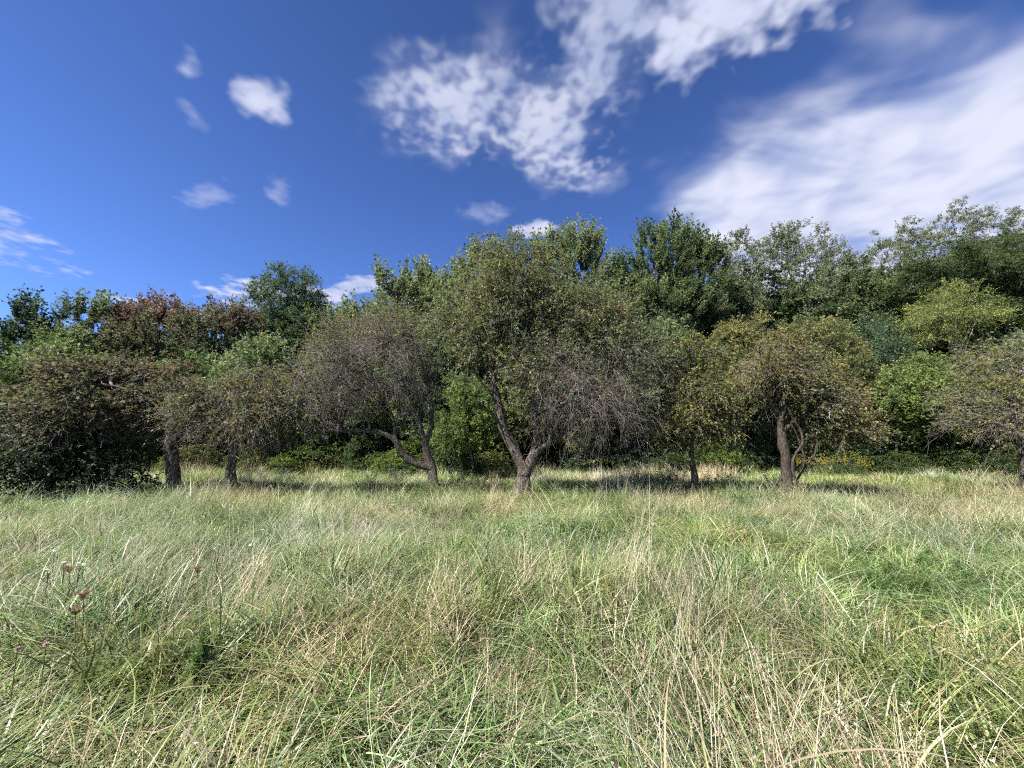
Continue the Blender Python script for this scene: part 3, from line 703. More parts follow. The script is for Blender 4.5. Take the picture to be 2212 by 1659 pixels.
def wood():
    def redtone(z0, z1, amp=.75):
        return lambda p, r: .15 + .3 * r.random(len(p)) + amp * np.clip((p[:, 2] - z0) / (z1 - z0), 0, 1) * (.75 + .25 * vnoise(p[:, 0] * .8, p[:, 2] * .8))
    wood_tree('dark ragged tree at the far end of the wood, sky showing beside it', 45, 24, [(48, 770, 40, 85), (25, 850, 65, 75), (85, 860, 55, 65)], 201, BLUEG, 'feather', 200, 6, 16, .13, r0=.16, light=1.05)
    wood_tree('silvery green maple with upright shoots, left of the red-topped maples', 200, 25, [(185, 715, 62, 78), (200, 800, 95, 80), (150, 830, 70, 60)], 202, MAPLE, 'feather', 250, 6, 19, .13,
              tone=lambda p, r: .25 + .5 * r.random(len(p)), light=1.25)
    wood_tree('maple with wine-red crown top, beside the silvery green maple', 335, 26, [(330, 725, 75, 68), (330, 810, 95, 85), (270, 740, 50, 60)], 203, REDTOP, 'feather', 270, 6, 19, .13, tone=redtone(6.6, 10.2), light=1.25)
    wood_tree('maple with dusty pink crown top, left of the round dark green tree', 480, 25, [(470, 730, 80, 68), (480, 830, 95, 80), (530, 760, 45, 55)], 204, REDTOP, 'feather', 270, 6, 19, .13, tone=redtone(6.6, 10.2, .6), light=1.25)
    wood_tree('round-headed dark green tree standing above its neighbours', 622, 28, [(620, 650, 74, 76), (622, 735, 88, 70), (600, 820, 70, 60), (665, 690, 45, 70)], 205, BLUEG, 'round', 420, 7, 20, .135, (.4, .8), asp=.7, dmin=.5, light=1.2, gap_keep=.95)
    wood_tree('low mid green tree right of the round-headed tree', 755, 25, [(765, 735, 65, 70), (740, 820, 90, 75)], 206, MAPLE, 'feather', 230, 6, 18, .13)
    wood_tree('feathery maple left of the tallest apple tree', 880, 24, [(880, 680, 72, 85), (880, 790, 95, 80), (930, 640, 45, 50)], 207, MAPLE, 'feather', 280, 6, 19, .125, tone=lambda p, r: .45 + .55 * r.random(len(p)))
    wood_tree('pale maple rising directly behind the tallest apple tree', 1045, 24, [(1040, 620, 65, 90), (1040, 730, 90, 90), (1080, 640, 60, 80)], 208, MAPLE, 'feather', 260, 6, 19, .125, tone=lambda p, r: .45 + .55 * r.random(len(p)))
    wood_tree('light green maple with spiky shoots, right behind the tallest apple tree', 1250, 25, [(1245, 590, 78, 88), (1250, 700, 105, 90), (1190, 580, 40, 70)], 209, MAPLE, 'feather', 290, 6, 19, .125, tone=lambda p, r: .45 + .55 * r.random(len(p)))
    wood_tree('broad dark maple with a forked dark trunk showing under its crown', 1448, 24, [(1420, 590, 85, 95), (1500, 600, 70, 95), (1440, 670, 120, 60), (1350, 640, 60, 90)], 210, MAPLE_D, 'feather', 360, 6, 20, .13, r0=.24, fork=2)
    wood_tree('thin gappy poplar between the broad dark maple and the tall aspen', 1600, 27, [(1600, 580, 45, 90), (1590, 680, 65, 75)], 211, ASPEN, 'round', 150, 6, 17, .12, (.4, .9), bark=M_PALE_BARK, r0=.13)
    wood_tree('tall aspen with many sky gaps and pale stems', 1742, 28, [(1745, 560, 62, 88), (1690, 570, 42, 90), (1800, 590, 45, 85), (1745, 680, 105, 65)], 212, ASPEN, 'round', 230, 6, 17, .12, (.4, .9), bark=M_PALE_BARK, r0=.17, fork=3, top=.85)
    wood_tree('small green tree below the gap beside the tall aspen', 1875, 26, [(1870, 650, 48, 80), (1870, 740, 70, 70)], 213, MAPLE_D, 'round', 170, 6, 18, .125)
    wood_tree('aspen with columnar tops behind the yellow tree', 1970, 31, [(1920, 570, 35, 75), (1965, 545, 30, 85), (2010, 560, 32, 85), (1970, 650, 80, 60)], 214, ASPEN, 'round', 230, 6, 17, .13, (.35, .8), bark=M_PALE_BARK, top=.85, fork=3)
    wood_tree('tallest aspen above the dark broad crown', 2110, 30, [(2075, 510, 36, 72), (2140, 505, 40, 68), (2110, 590, 80, 60), (2210, 520, 40, 70), (2260, 560, 60, 90)], 215, ASPEN, 'round', 250, 6, 17, .13, (.35, .8), bark=M_PALE_BARK, top=.85, fork=4, r0=.2)
    wood_tree('dark broad-crowned locust spreading over the yellow tree', 2180, 24, [(2030, 620, 110, 55), (2150, 590, 110, 75), (2240, 640, 100, 110), (2060, 690, 90, 40), (2190, 700, 110, 60)], 216, LOCUST, 'flat', 420, 7, 24, .10, (.6, 1.2), r0=.26, fork=4, asp=.5, droop=.15)
    wood_tree('yellow-green tree with layered fronds in front of the dark locust', 2040, 20, [(2065, 628, 38, 12), (2015, 656, 45, 12), (2090, 652, 48, 12), (2050, 692, 72, 12), (1990, 700, 38, 11), (2015, 735, 45, 13), (2120, 690, 38, 13)], 217, YELLOW, 'round', 120, 5, 17, .125, (.35, .8), r0=.08, fork=6,
              asp=.4, droop=.3, dmin=.28, up=.85, bark=M_PALE_BARK, group='smaller trees along the edge of the wood', gap_keep=.8, n_lump=2,
              tone=lambda p, r: .05 + .6 * np.clip((16.8 - p[:, 0]) / 2.5 + .3, 0, 1) * r.random(len(p)) + .4 * r.random(len(p)))
    g = 'smaller trees along the edge of the wood'
    wood_tree('dark bluish tree between the yellow tree and the yellowing apple tree', 1900, 22, [(1895, 770, 80, 75), (1900, 850, 90, 70)], 218, BLUEG, 'round', 230, 6, 18, .11, (.35, .7), group=g, r0=.1)
    wood_tree('bright green small tree on two thin trunks below the yellow tree', 1942, 18, [(1955, 860, 95, 62), (2030, 880, 70, 60), (1900, 890, 60, 50)], 219, LIME, 'round', 260, 6, 15, .115, (.35, .7), group=g, r0=.07, asp=.75, leafmat=M_GLOSS, dmin=.32, tone=lambda p, r: .4 + .5 * r.random(len(p)))
    wood_tree('shaded green tree on a pale trunk next to the bright green small tree', 2046, 19, [(2070, 830, 80, 60), (2090, 900, 70, 55)], 220, LIME, 'round', 200, 6, 15, .11, (.35, .7), group=g, r0=.12, asp=.75, bark=M_PALE_BARK, leafmat=M_GLOSS, dmin=.32,
              tone=lambda p, r: .3 * r.random(len(p)))
    wood_tree('olive-yellow tree rising behind the rounded apple tree', 1765, 19, [(1770, 745, 70, 52), (1790, 810, 80, 70)], 221, OLIVE, 'round', 190, 6, 16, .105, (.3, .65), group=g, r0=.08)
    wood_tree('yellow-green young tree behind the gap between the two rightmost dark-trunked apple trees', 1595, 18, [(1590, 740, 50, 45), (1600, 810, 60, 70)], 222, OLIVE, 'round', 180, 6, 15, .105, (.3, .65), group=g, r0=.07)
    wood_tree('light green sapling left of the tallest apple trunk', 1015, 16, [(1010, 870, 50, 45), (1005, 920, 62, 45)], 223, LIME, 'round', 200, 5, 14, .09, (.25, .55), group=g, r0=.05, dmin=.2, tone=lambda p, r: .25 + .5 * r.random(len(p)))
    wood_tree('green tree filling the gap below the silvery maple', 200, 21, [(110, 850, 80, 80), (200, 880, 90, 80)], 224, MAPLE_D, 'feather', 230, 6, 17, .12, group=g, r0=.1)
    wood_tree('green tree behind the vine-smothered apple tree', 390, 21, [(350, 880, 100, 80), (440, 850, 70, 70)], 225, MAPLE_D, 'round', 230, 6, 17, .12, group=g, r0=.1)
    wood_tree('green understorey tree left of the nearly bare apple tree', 590, 21, [(560, 850, 80, 90), (640, 870, 80, 80)], 226, MAPLE, 'round', 230, 6, 17, .115, group=g, r0=.1)
    wood_tree('green understorey tree behind the nearly bare apple tree', 790, 21, [(740, 880, 90, 80), (840, 860, 80, 90)], 227, MAPLE_D, 'feather', 250, 6, 17, .115, group=g, r0=.1)
    wood_tree('shady green tree right of the nearly bare apple tree', 960, 20, [(950, 800, 75, 90), (930, 890, 60, 60)], 228, MAPLE_D, 'round', 220, 6, 17, .115, group=g, r0=.1)
    wood_tree('shady tree seen through the fork of the tallest apple tree', 1150, 20, [(1110, 880, 80, 75), (1200, 860, 80, 90)], 229, OLIVE, 'round', 230, 6, 17, .115, group=g, r0=.1, tone=lambda p, r: .45 * r.random(len(p)))
    wood_tree('dense dark green tree behind the dead hanging twigs', 1350, 21, [(1320, 850, 90, 100), (1430, 830, 90, 90), (1400, 760, 80, 50)], 230, MAPLE_D, 'round', 290, 6, 18, .12, group=g, r0=.12)
    wood_tree('dark green tree behind the slender apple tree', 1540, 22, [(1520, 870, 90, 90), (1640, 860, 90, 100)], 231, MAPLE_D, 'round', 270, 6, 17, .12, group=g, r0=.11)
    wood_tree('dark tree behind the rusty-leaved apple tree', 2180, 20, [(2160, 800, 80, 70), (2200, 880, 110, 70), (2290, 820, 80, 90)], 232, MAPLE_D, 'round', 260, 6, 17, .115, group=g, r0=.11)


wood()


def deep_wood():
    r = np.random.default_rng(61)
    col = bpy.data.collections.new('deep_wood_clumps')
    for q in range(4):
        n = 26; p0 = r.normal(0, .35, (n, 3)) * [1, 1, .8]
        S = sprig_batch(p0, unit(r.normal(size=(n, 3)) + [0, 0, .35]), r.uniform(.6, 1.3, n), np.full(n, .2), 5, .04, r)
        V, Q = sprig_leaves(S, 17, .17, r, .72, .1, .5, .9)
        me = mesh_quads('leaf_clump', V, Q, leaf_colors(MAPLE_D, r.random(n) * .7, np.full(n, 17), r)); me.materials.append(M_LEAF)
        o = bpy.data.objects.new('leaf_clump.%03d' % q, me); col.objects.link(o)
    pts = []
    for row, (Y, n) in enumerate(((27.5, 1150), (31, 1500), (36, 1500))):
        x = r.uniform(-1.45, 1.5, n) * Y
        top = 8.6 + 2.6 * vnoise(x * .16 + row * 9, x * 0 + 3) + 1.9 * np.clip((x + 8) / 16, -1.3, 2.0)
        pts.append(np.stack([x, Y + r.normal(0, .9, n), .2 + (top - .2) * r.random(n) ** .95], 1))
    pts = np.vstack(pts); m = len(pts)
    me = bpy.data.meshes.new('woodland'); me.vertices.add(m); me.vertices.foreach_set('co', np.ascontiguousarray(pts, np.float32).ravel())
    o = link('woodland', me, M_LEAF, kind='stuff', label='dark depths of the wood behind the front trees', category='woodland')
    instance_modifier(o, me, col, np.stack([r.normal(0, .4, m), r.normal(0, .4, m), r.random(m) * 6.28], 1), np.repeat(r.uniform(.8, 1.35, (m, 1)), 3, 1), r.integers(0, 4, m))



deep_wood()


def bushes():
    # the dark leafy mass at the left end of the orchard row
    b = np.array([*at(105, 1050, 10.6)[:2], 0.0]); b[2] = float(gz(b[0], b[1])) - .02
    es = [E(70, 975, 150, 75, 10.6, 1.3), E(190, 990, 90, 60, 10.5, 1.0), E(-60, 950, 120, 95, 10.6, 1.4), E(140, 930, 110, 50, 10.8, 1.1), E(60, 1030, 190, 30, 10.3, 1.0)]
    pol = [([b, b + [.05, .05, .5], b + [-.1, 0, 1.1]], .05, .02), ([b, b + [-.6, .1, .6], b + [-1.3, 0, 1.2]], .04, .015), ([b, b + [.5, -.1, .5], b + [1.0, 0, .9]], .04, .015)]
    make_tree('bush', 'dense dark green bush sprawling to the grass beneath the vine-smothered apple tree', 'bush', b, pol, es, 301, 700, 5, 12, .075,
              [(.026, .036, .024), (.036, .05, .032), (.05, .068, .042), (.08, .095, .06)], 'round', (.25, .55), M_VINE, M_VINE, None, None, .2, .6, None, .35, .8, M_GLOSS, twig_keep=.3, up=.85, crown_noun='foliage')
    # shrubs along the foot of the wood: five shapes, copied
    protos = []
    pals = [OLIVE, LIME, MAPLE_D, BLUEG, LIME]  # light is put into the palettes: yellow-greens for lit shrubs, dark for shaded
    for q in range(5):
        es = [(np.array([0, 0, .75]), (1.25, .9, .75)), (np.array([.5 * (q % 3 - 1), .1, 1.0 + .12 * q]), (.8, .7, .6)), (np.array([-.6, -.1, .5]), (.8, .7, .5))]
        b = np.zeros(3)
        pol = [([b, b + [.05, .0, .5], b + [.1, 0, 1.1]], .03, .01), ([b, b + [-.3, .1, .5], b + [-.7, 0, .9]], .025, .01), ([b, b + [.4, -.1, .5], b + [.8, 0, .8]], .025, .01)]
        o = make_tree('shrub', '', 'shrub', b, pol, es, 310 + q, 170, 5, 11, .085, pals[q], ['flat', 'flat', 'round', 'round', 'flat'][q], (.25, .5), M_VINE, M_VINE, None,
                      (lambda p, r: .5 * r.random(len(p))) if q != 1 else None, .2, .6, None, .3, .6 if q != 4 else .4, None, twig_keep=.3, up=.8, crown_noun='foliage')
        protos.append(o)
    g = 'shrubs at the foot of the wood'
    rows = [  # px, py of the middle, depth, proto, scale, label
        (318, 22, 1, 1.05, 'low yellow-green shrub seen between the dark bush and the first trunk'),
        (430, 22, 0, 1.1, 'low olive shrub seen between the two leftmost trunks'),
        (545, 22.5, 0, 1.15, 'low olive shrub just right of the second trunk'),
        (620, 22, 1, 1.0, 'yellow-green shrub under the low limb of the nearly bare apple tree, left end'),
        (700, 22.5, 4, 1.15, 'leafy shrub under the tip of the long low limb'),
        (790, 22, 2, 1.1, 'dark shrub in shade under the middle of the long low limb'),
        (885, 21, 1, 1.05, 'yellowish shrub between the two stems of the nearly bare apple tree'),
        (985, 20, 2, 1.0, 'dark green shrub right of the nearly bare apple trunk'),
        (1060, 21, 0, .95, 'olive shrub just left of the tallest apple trunk'),
        (1240, 22, 3, 1.1, 'black-green shrub in deep shade right of the tallest apple trunk'),
        (1340, 22, 3, 1.1, 'dark shrub behind the drooping arched branch'),
        (1430, 22, 2, 1.1, 'dark shrub left of the slender apple trunk'),
        (1550, 21, 1, 1.1, 'sunlit green shrub right of the slender apple trunk'),
        (1625, 22, 3, 1.1, 'dark shrub between the slender and the rounded apple trees'),
        (1870, 21, 3, 1.0, 'dark shrub behind the goldenrod'),
        (1960, 20, 4, .85, 'low ferny shrub below the bright green small tree'),
        (2045, 20, 4, .9, 'low ferny shrub at the foot of the pale trunk'),
        (2120, 20, 2, .85, 'low dark shrub between the pale trunk and the rusty-leaved apple tree'),
        (2200, 20, 4, .9, 'ferny shrub behind the trunk of the rusty-leaved apple tree'),
        (1160, 23, 3, 1.1, 'black-green shrub straight behind the tallest apple trunk')]
    used = set()
    rr = np.random.default_rng(77)
    for (px, Y, q, sc, label) in rows:
        src = protos[q]
        if q in used:
            o = src.copy(); C.objects.link(o)
            for chd in src.children:
                c = chd.copy(); C.objects.link(c); c.parent = o
        else:
            o = src; used.add(q)
        o.location = gbase(px, Y - 2.2); o.rotation_euler = (0, 0, rr.uniform(0, 6.28)); o.scale = (sc * 1.2, sc * 1.0, sc * rr.uniform(.75, 1.15))
        o['label'] = label; o['group'] = g; o['category'] = 'shrub'


bushes()


def vines():
    Y = 10.7
    root = thing('vine', at(1735, 1075, Y), 'dark looping vine climbing beside the trunk of the rounded apple tree', 'vine')
    b0 = np.array(root.location)
    for j, (pts, a, b) in enumerate([([(1738, 1070), (1722, 1040), (1712, 1015), (1716, 985), (1732, 960), (1730, 930), (1712, 905), (1702, 880)], .04, .025),
                      ([(1713, 1018), (1735, 1000), (1757, 985), (1764, 955), (1752, 925), (1735, 905), (1720, 890)], .026, .014),
                      ([(1722, 1035), (1738, 1005), (1734, 975), (1722, 940), (1708, 915)], .03, .018),
                      ([(1664, 1068), (1676, 1045), (1690, 1030), (1700, 1005)], .03, .02)]):
        P, s = spline([at(x, y, Y - .25 + .12 * j) for x, y in pts], .08, .006)
        V, Q = tubes(P[None], (a + (b - a) * s)[None], 7)
        link('stem', mesh_quads('vine_stem', V - b0, Q, smooth=True), M_VINE, root)


vines()

# ------------------------------------------------------------------ flowers and weeds standing in the grass
def petals(cs, n, size, r, tilt=.35):            # small rayed flowers at centres cs
    k_ = np.repeat(np.arange(len(cs)), n); a = np.tile(np.arange(n) * 2 * math.pi / n, len(cs)) + r.random(len(k_)) * .3
    fn = unit(r.normal(0, .5, (len(cs), 3)) + np.array([0, -.3, 1.0]))[k_]
    x = unit(np.cross(fn, np.array([.3, .9, .1]))); y = np.cross(fn, x)
    D = x * np.cos(a)[:, None] + y * np.sin(a)[:, None]
    return leaves(cs[k_] + D * size * .15, D, fn, np.full(len(k_), size), np.full(len(k_), size * .5))


def flower_plant(name, label, cat, group, base, h, n_stem, spread, flower_col, stem_col, seed, mode):
    r = np.random.default_rng(seed); root = thing(name, tuple(base), label, cat, group)
    a = r.random(n_stem) * 6.28; d = unit(np.stack([np.cos(a) * spread, np.sin(a) * spread, np.ones(n_stem)], 1))
    p0 = np.stack([np.cos(a), np.sin(a), np.zeros(n_stem)], 1) * .05 * spread
    L = h * r.uniform(.75, 1.08, n_stem)
    S = sprig_batch(p0, d, L, np.full(n_stem, .08), 6, .02, r)
    V, Q = tubes(S, np.linspace(.005, .002, 6)[None] * np.ones((n_stem, 1)), 4)
    link('stems', mesh_quads(name + '_stems', V, Q, np.tile(stem_col, (len(Q), 1))), M_LEAF, root, kind='stuff')
    V, Q = sprig_leaves(S, 26 if mode != 'single' else 9, .075 if mode != 'single' else .05, r, .22, .15, .6, .7)
    link('leaves', mesh_quads(name + '_leaves', V, Q, np.array(stem_col) * r.uniform(.7, 1.3, (len(Q), 1))), M_LEAF, root, kind='stuff')
    if mode == 'plume':
        k_ = np.repeat(np.arange(n_stem), 4); tp = S[k_, 5] - np.array([0, 0, 1]) * (r.random(len(k_)) * .16 * h)[:, None]
        dd = unit(np.stack([r.normal(size=len(k_)), r.normal(size=len(k_)), np.full(len(k_), .5)], 1))
        S2 = sprig_batch(tp, dd, np.full(len(k_), .13), np.full(len(k_), .5), 4, .03, r)
        V, Q = sprig_leaves(S2, 10, .024, r, .8, .1, .6, 1.0)
    else:
        if mode == 'single': cs = S[:, 5]
        else:
            cs = (S[:, 3:, :] + r.normal(0, .05, S[:, 3:, :].shape)).reshape(-1, 3); cs = np.vstack([cs, cs + r.normal(0, .06, cs.shape)])
        V, Q = petals(cs, 8, 0.022 if mode == 'ray' else .014, r)
    link('flowers', mesh_quads(name + '_flowers', V, Q, np.array(flower_col) * r.uniform(.75, 1.2, (len(Q), 1))), M_LEAF, root, kind='stuff')
    return root


def copy_at(src, loc, rz, sc, label=None):
    o = src.copy(); C.objects.link(o); o.location = loc; o.rotation_euler = (0, 0, rz); o.scale = (sc,) * 3
    if label: o['label'] = label
    for chd in src.children:
        c = chd.copy(); C.objects.link(c); c.parent = o
    return o


def ordinal_labels(objs, phrase):               # tell a row of look-alikes apart by their order across the picture
    objs = sorted(objs, key=lambda o: o.location.x / o.location.y); n = len(objs)
    words = ['second', 'third', 'fourth', 'fifth', 'sixth', 'seventh', 'eighth']
    for i, o in enumerate(objs):
        w = 'leftmost' if i == 0 else 'rightmost' if i == n - 1 else 'middle one' if n == 3 else words[i - 1] + ' from left'
        o['label'] = w + ' of the ' + phrase


def flowers():
    r = np.random.default_rng(88)
    src = []
    lab = 'yellow goldenrod in the stand behind the rounded apple tree'
    xs = np.linspace(1748, 1880, 8) + r.normal(0, 8, 8)
    for i, x in enumerate(xs):
        b = gbase(x, 17.3 + r.uniform(-.6, .6))
        if i < 2: src.append(flower_plant('goldenrod', lab, 'flower', 'goldenrod at the foot of the wood', b, 1.35, 7, .22, (.50, .36, .025), (.10, .14, .045), 400 + i, 'plume'))
        else: src.append(copy_at(src[i % 2], b, r.uniform(0, 6), r.uniform(.85, 1.1)))
    ordinal_labels(src, 'yellow goldenrod behind the rounded apple tree')
    for x, Y, l in ((2150, 19, 'yellow goldenrod left of the rusty-leaved apple trunk'), (1560, 20, 'goldenrod at the foot of the wood right of the slender apple trunk'), (1930, 19.5, 'lone goldenrod below the bright green small tree')):
        copy_at(src[0], gbase(x, Y), r.uniform(0, 6), .8, l)
    asters = [((545, 575, 600, 630), 'purple aster clump in the grass right of the second trunk', 15), ((845, 862, 800), 'purple aster clump left of the nearly bare apple trunk', 15.5),
              ((985, 1010, 1040), 'purple aster clump between the nearly bare and the tallest apple trunks', 14), ((1415, 1440, 1470), 'purple aster clump left of the slender apple trunk', 14),
              ((1515, 1535, 1560, 1585), 'purple aster clump right of the slender apple trunk', 12.5), ((1672, 1690), 'purple aster clump left of the rounded apple trunk', 12.5)]
    sa = None
    for xs, l, Y in asters:
        row = []
        for x in xs:
            b = gbase(x, Y + r.uniform(-.5, .5))
            if sa is None: sa = flower_plant('aster', l, 'flower', 'asters in the meadow', b, .78, 10, .3, (.17, .16, .33), (.06, .075, .045), 420, 'ray'); row.append(sa)
            else: row.append(copy_at(sa, b, r.uniform(0, 6), r.uniform(.8, 1.15), l))
        ordinal_labels(row, l.replace('clump', 'clumps'))
    dz = []; sw = None                                    # small white daisies at left
    for i in range(9):
        x, y = r.uniform(120, 700), r.uniform(1085, 1260)
        b = on_plane(x, y, .45); b[2] = float(gz(b[0], b[1]))
        if sw is None: sw = flower_plant('daisy', 'small white daisy among the grass of the nearer meadow', 'flower', 'white daisies scattered in the grass', b, .56, 2, .15, (.75, .75, .72), (.07, .10, .04), 430, 'single'); dz.append(sw)
        else: dz.append(copy_at(sw, b, r.uniform(0, 6), r.uniform(.85, 1.1)))
    ordinal_labels(dz, 'small white daisies scattered in the nearer grass')
    # dried brown yarrow heads at left
    M_DRY = mat_plain('dried_umbel', (.10, .055, .038), (.20, .12, .08), 60, .9, .1)
    for (x, y, h, l) in ((152, 1225, .58, 'brown flat dried flower head, highest of the three'), (182, 1278, .53, 'brown dried flower head just below the highest one'),
                         (165, 1312, .50, 'brown dried flower head, lowest of the three'), (428, 1225, .49, 'small dark dried flower head standing apart among the grass')):
        p = on_plane(x, y, h); root = thing('yarrow', (p[0], p[1], float(gz(p[0], p[1]))), l, 'flower', 'dried flower heads in the grass')
        b0 = np.array(root.location); top = p - b0
        St, s = spline([[.04, 0, 0], [.02, .01, h * .5], top - [0, 0, .05]], .06)
        V, Q = tubes(St[None], (.004 - .0015 * s)[None], 5); link('stem', mesh_quads('yarrow_stem', V, Q), M_DRY, root)
        n = 30; c = np.stack([r.normal(0, .024, n), r.normal(0, .024, n), r.normal(0, .006, n)], 1) + top
        rays = tubes(np.stack([np.tile(top - [0, 0, .05], (n, 1)), (c + top - [0, 0, .05]) / 2 + r.normal(0, .004, c.shape), c], 1), np.full((n, 3), .0012), 3)
        V1, Q1 = petals(c, 5, .009, r)
        V, Q = join([rays, (V1, Q1)]); link('flower_head', mesh_quads('yarrow_head', V, Q), M_DRY, root)
    # leafy weed in the foreground left of the middle
    p = on_plane(432, 1420, .3); b = np.array([p[0], p[1], float(gz(p[0], p[1]))])
    root = thing('weed', tuple(b), 'dark leafy weed with a pale yellow-green tip, low in the grass', 'plant')
    n = 3; S = sprig_batch(np.zeros((n, 3)), unit(np.array([[0, 0, 1.0], [.12, -.05, 1], [-.1, .05, 1]])), np.array([.38, .32, .27]), np.full(n, .03), 6, .01, r)
    V, Q = tubes(S, np.linspace(.005, .002, 6)[None] * np.ones((n, 1)), 5); link('stem', mesh_quads('weed_stem', V, Q, np.tile((.05, .08, .03), (len(Q), 1))), M_LEAF, root)
    V, Q = sprig_leaves(S, 44, .075, r, .36, .2, .8, .9)
    z = V.reshape(-1, 4, 3)[:, 0, 2]; t = np.clip((z - .32) / .06, 0, 1)
    link('leaves', mesh_quads('weed_leaves', V, Q, lerp((.075, .12, .05), (.20, .24, .06), t) * r.uniform(.8, 1.2, (len(Q), 1))), M_GLOSS, root, kind='stuff')
    # pale pink clover-like blooms bottom left
    for (x, y, l) in ((38, 1402, 'pale pink bloom at the left edge of the meadow, lower one'), (100, 1392, 'pale pink bloom near the left edge, right of the other one')):
        p = on_plane(x, y, .5); b = np.array([p[0], p[1], float(gz(p[0], p[1]))])
        root = thing('clover', tuple(b), l, 'flower', 'pink blooms in the grass'); top = p - b
        St, s = spline([[.03, 0, 0], [.0, .01, .25], top], .06); V, Q = tubes(St[None], np.full((1, len(St)), .002), 5)
        link('stem', mesh_quads('clover_stem', V, Q, np.tile((.08, .10, .04), (len(Q), 1))), M_LEAF, root)
        D = unit(r.normal(size=(60, 3)) + [0, 0, .4]); V, Q = leaves(np.tile(top, (60, 1)), D, unit(r.normal(size=(60, 3))), np.full(60, .016), np.full(60, .006))
        link('bloom', mesh_quads('clover_bloom', V, Q, np.tile((.55, .36, .46), (60, 1))), M_LEAF, root)


flowers()

# ------------------------------------------------------------------ grass
def blade_mesh(n, h, w, lean, curve, rad, pal, r, seg=5, head=None, base_z=(0, 0), comb=True):
    a = r.random(n) * 6.28; rr = rad * np.sqrt(r.random(n)); b = np.stack([rr * np.cos(a), rr * np.sin(a), r.uniform(*base_z, n)], 1)
    az = r.random() * 6.28 + r.normal(0, 1.0, n) * (1 if comb else 3); L = r.uniform(*h, n); ln = r.uniform(*lean, n); cv = r.uniform(*curve, n)
    hd = np.stack([np.cos(az), np.sin(az), np.zeros(n)], 1); K = seg + 1
    P = np.zeros((n, K, 3)); P[:, 0] = b; th = ln.copy()
    tw = r.normal(0, .16, n)
    for i in range(seg):
        s = (i + .5) / seg
        t = np.minimum(th + cv * s ** 1.5, 2.5)
        dirv = hd * np.sin(t)[:, None] + np.array([0, 0, 1.0]) * np.cos(t)[:, None] + np.cross(hd, [0, 0, 1.0]) * (tw * s)[:, None]
        P[:, i + 1] = P[:, i] + unit(dirv) * (L / seg)[:, None]
    P[:, :, 2] = np.maximum(P[:, :, 2], .015)
    side = unit(np.cross(hd, [0, 0, 1.0]) + hd * r.normal(0, .5, (n, 1)) + np.array([0, 0, 1]) * r.normal(0, .25, (n, 1)))
    W = r.uniform(*w, n)[:, None] * np.interp(np.linspace(0, 1, K), [0, .2, .5, .75, 1], [.7, 1, .9, .62, .06])[None]
    lft = P - side[:, None] * W[..., None] / 2; rgt = P + side[:, None] * W[..., None] / 2
    V = np.stack([lft, rgt], 2).reshape(-1, 3)
    i = np.arange(n * K * 2).reshape(n, K, 2)
    Q = np.stack([i[:, :-1, 0], i[:, :-1, 1], i[:, 1:, 1], i[:, 1:, 0]], -1).reshape(-1, 4)
    t = np.clip(r.random(n), 0, .999) * (len(pal) - 1); k_ = t.astype(int); pal = np.array(pal)
    c = (pal[k_] * (1 - (t - k_))[:, None] + pal[k_ + 1] * (t - k_)[:, None]) * r.uniform(.75, 1.25, (n, 1))
    col = np.repeat(c, seg, 0)
    if head:                                      # seed heads: alternating spikelets along the last third
        m, sz, hc = head
        s = (seg * r.uniform(.70, .995, (n, m))); ii = np.minimum(s.astype(int), seg - 1); f = (s - ii)[..., None]; ar = np.arange(n)[:, None]
        B = (P[ar, ii] * (1 - f) + P[ar, ii + 1] * f).reshape(-1, 3); tn = unit(P[ar, ii + 1] - P[ar, ii]).reshape(-1, 3)
        D = unit(tn + r.normal(0, .38, B.shape)); Ls = sz * r.uniform(.6, 1.3, len(B))
        V2, Q2 = leaves(B, D, unit(r.normal(size=B.shape)), Ls, Ls * .3)
        Q = np.vstack([Q, Q2 + len(V)]); V = np.vstack([V, V2]); col = np.vstack([col, np.array(hc) * r.uniform(.7, 1.25, (len(Q2), 1))])
    return V, Q, col


GREENS = [(.03, .065, .015), (.075, .13, .032), (.155, .22, .066), (.28, .33, .14)]
BLUEGR = [(.06, .105, .04), (.11, .165, .07), (.18, .23, .11)]
YGREEN = [(.08, .115, .03), (.19, .22, .062), (.36, .37, .15)]
STRAW = [(.20, .155, .088), (.37, .305, .19), (.52, .445, .31), (.62, .56, .435)]
PINKST = [(.22, .13, .08), (.36, .24, .15), (.46, .34, .22)]


def scatter(name, label, protos, pts, rot, scl, idx, tint):
    col = bpy.data.collections.new(name + '_blades')
    for i, me in enumerate(protos):
        o = bpy.data.objects.new('grass_tuft.%03d' % i, me); me.materials.append(M_GRASS); col.objects.link(o)
    me = bpy.data.meshes.new(name); me.vertices.add(len(pts)); me.vertices.foreach_set('co', np.ascontiguousarray(pts, np.float32).ravel())
    a = me.attributes.new('tint', 'FLOAT_VECTOR', 'POINT'); a.data.foreach_set('vector', np.ascontiguousarray(tint, np.float32).ravel())
    o = link(name, me, M_GRASS, kind='stuff', label=label, category='grass')
    instance_modifier(o, me, col, rot, scl, idx)
    return o


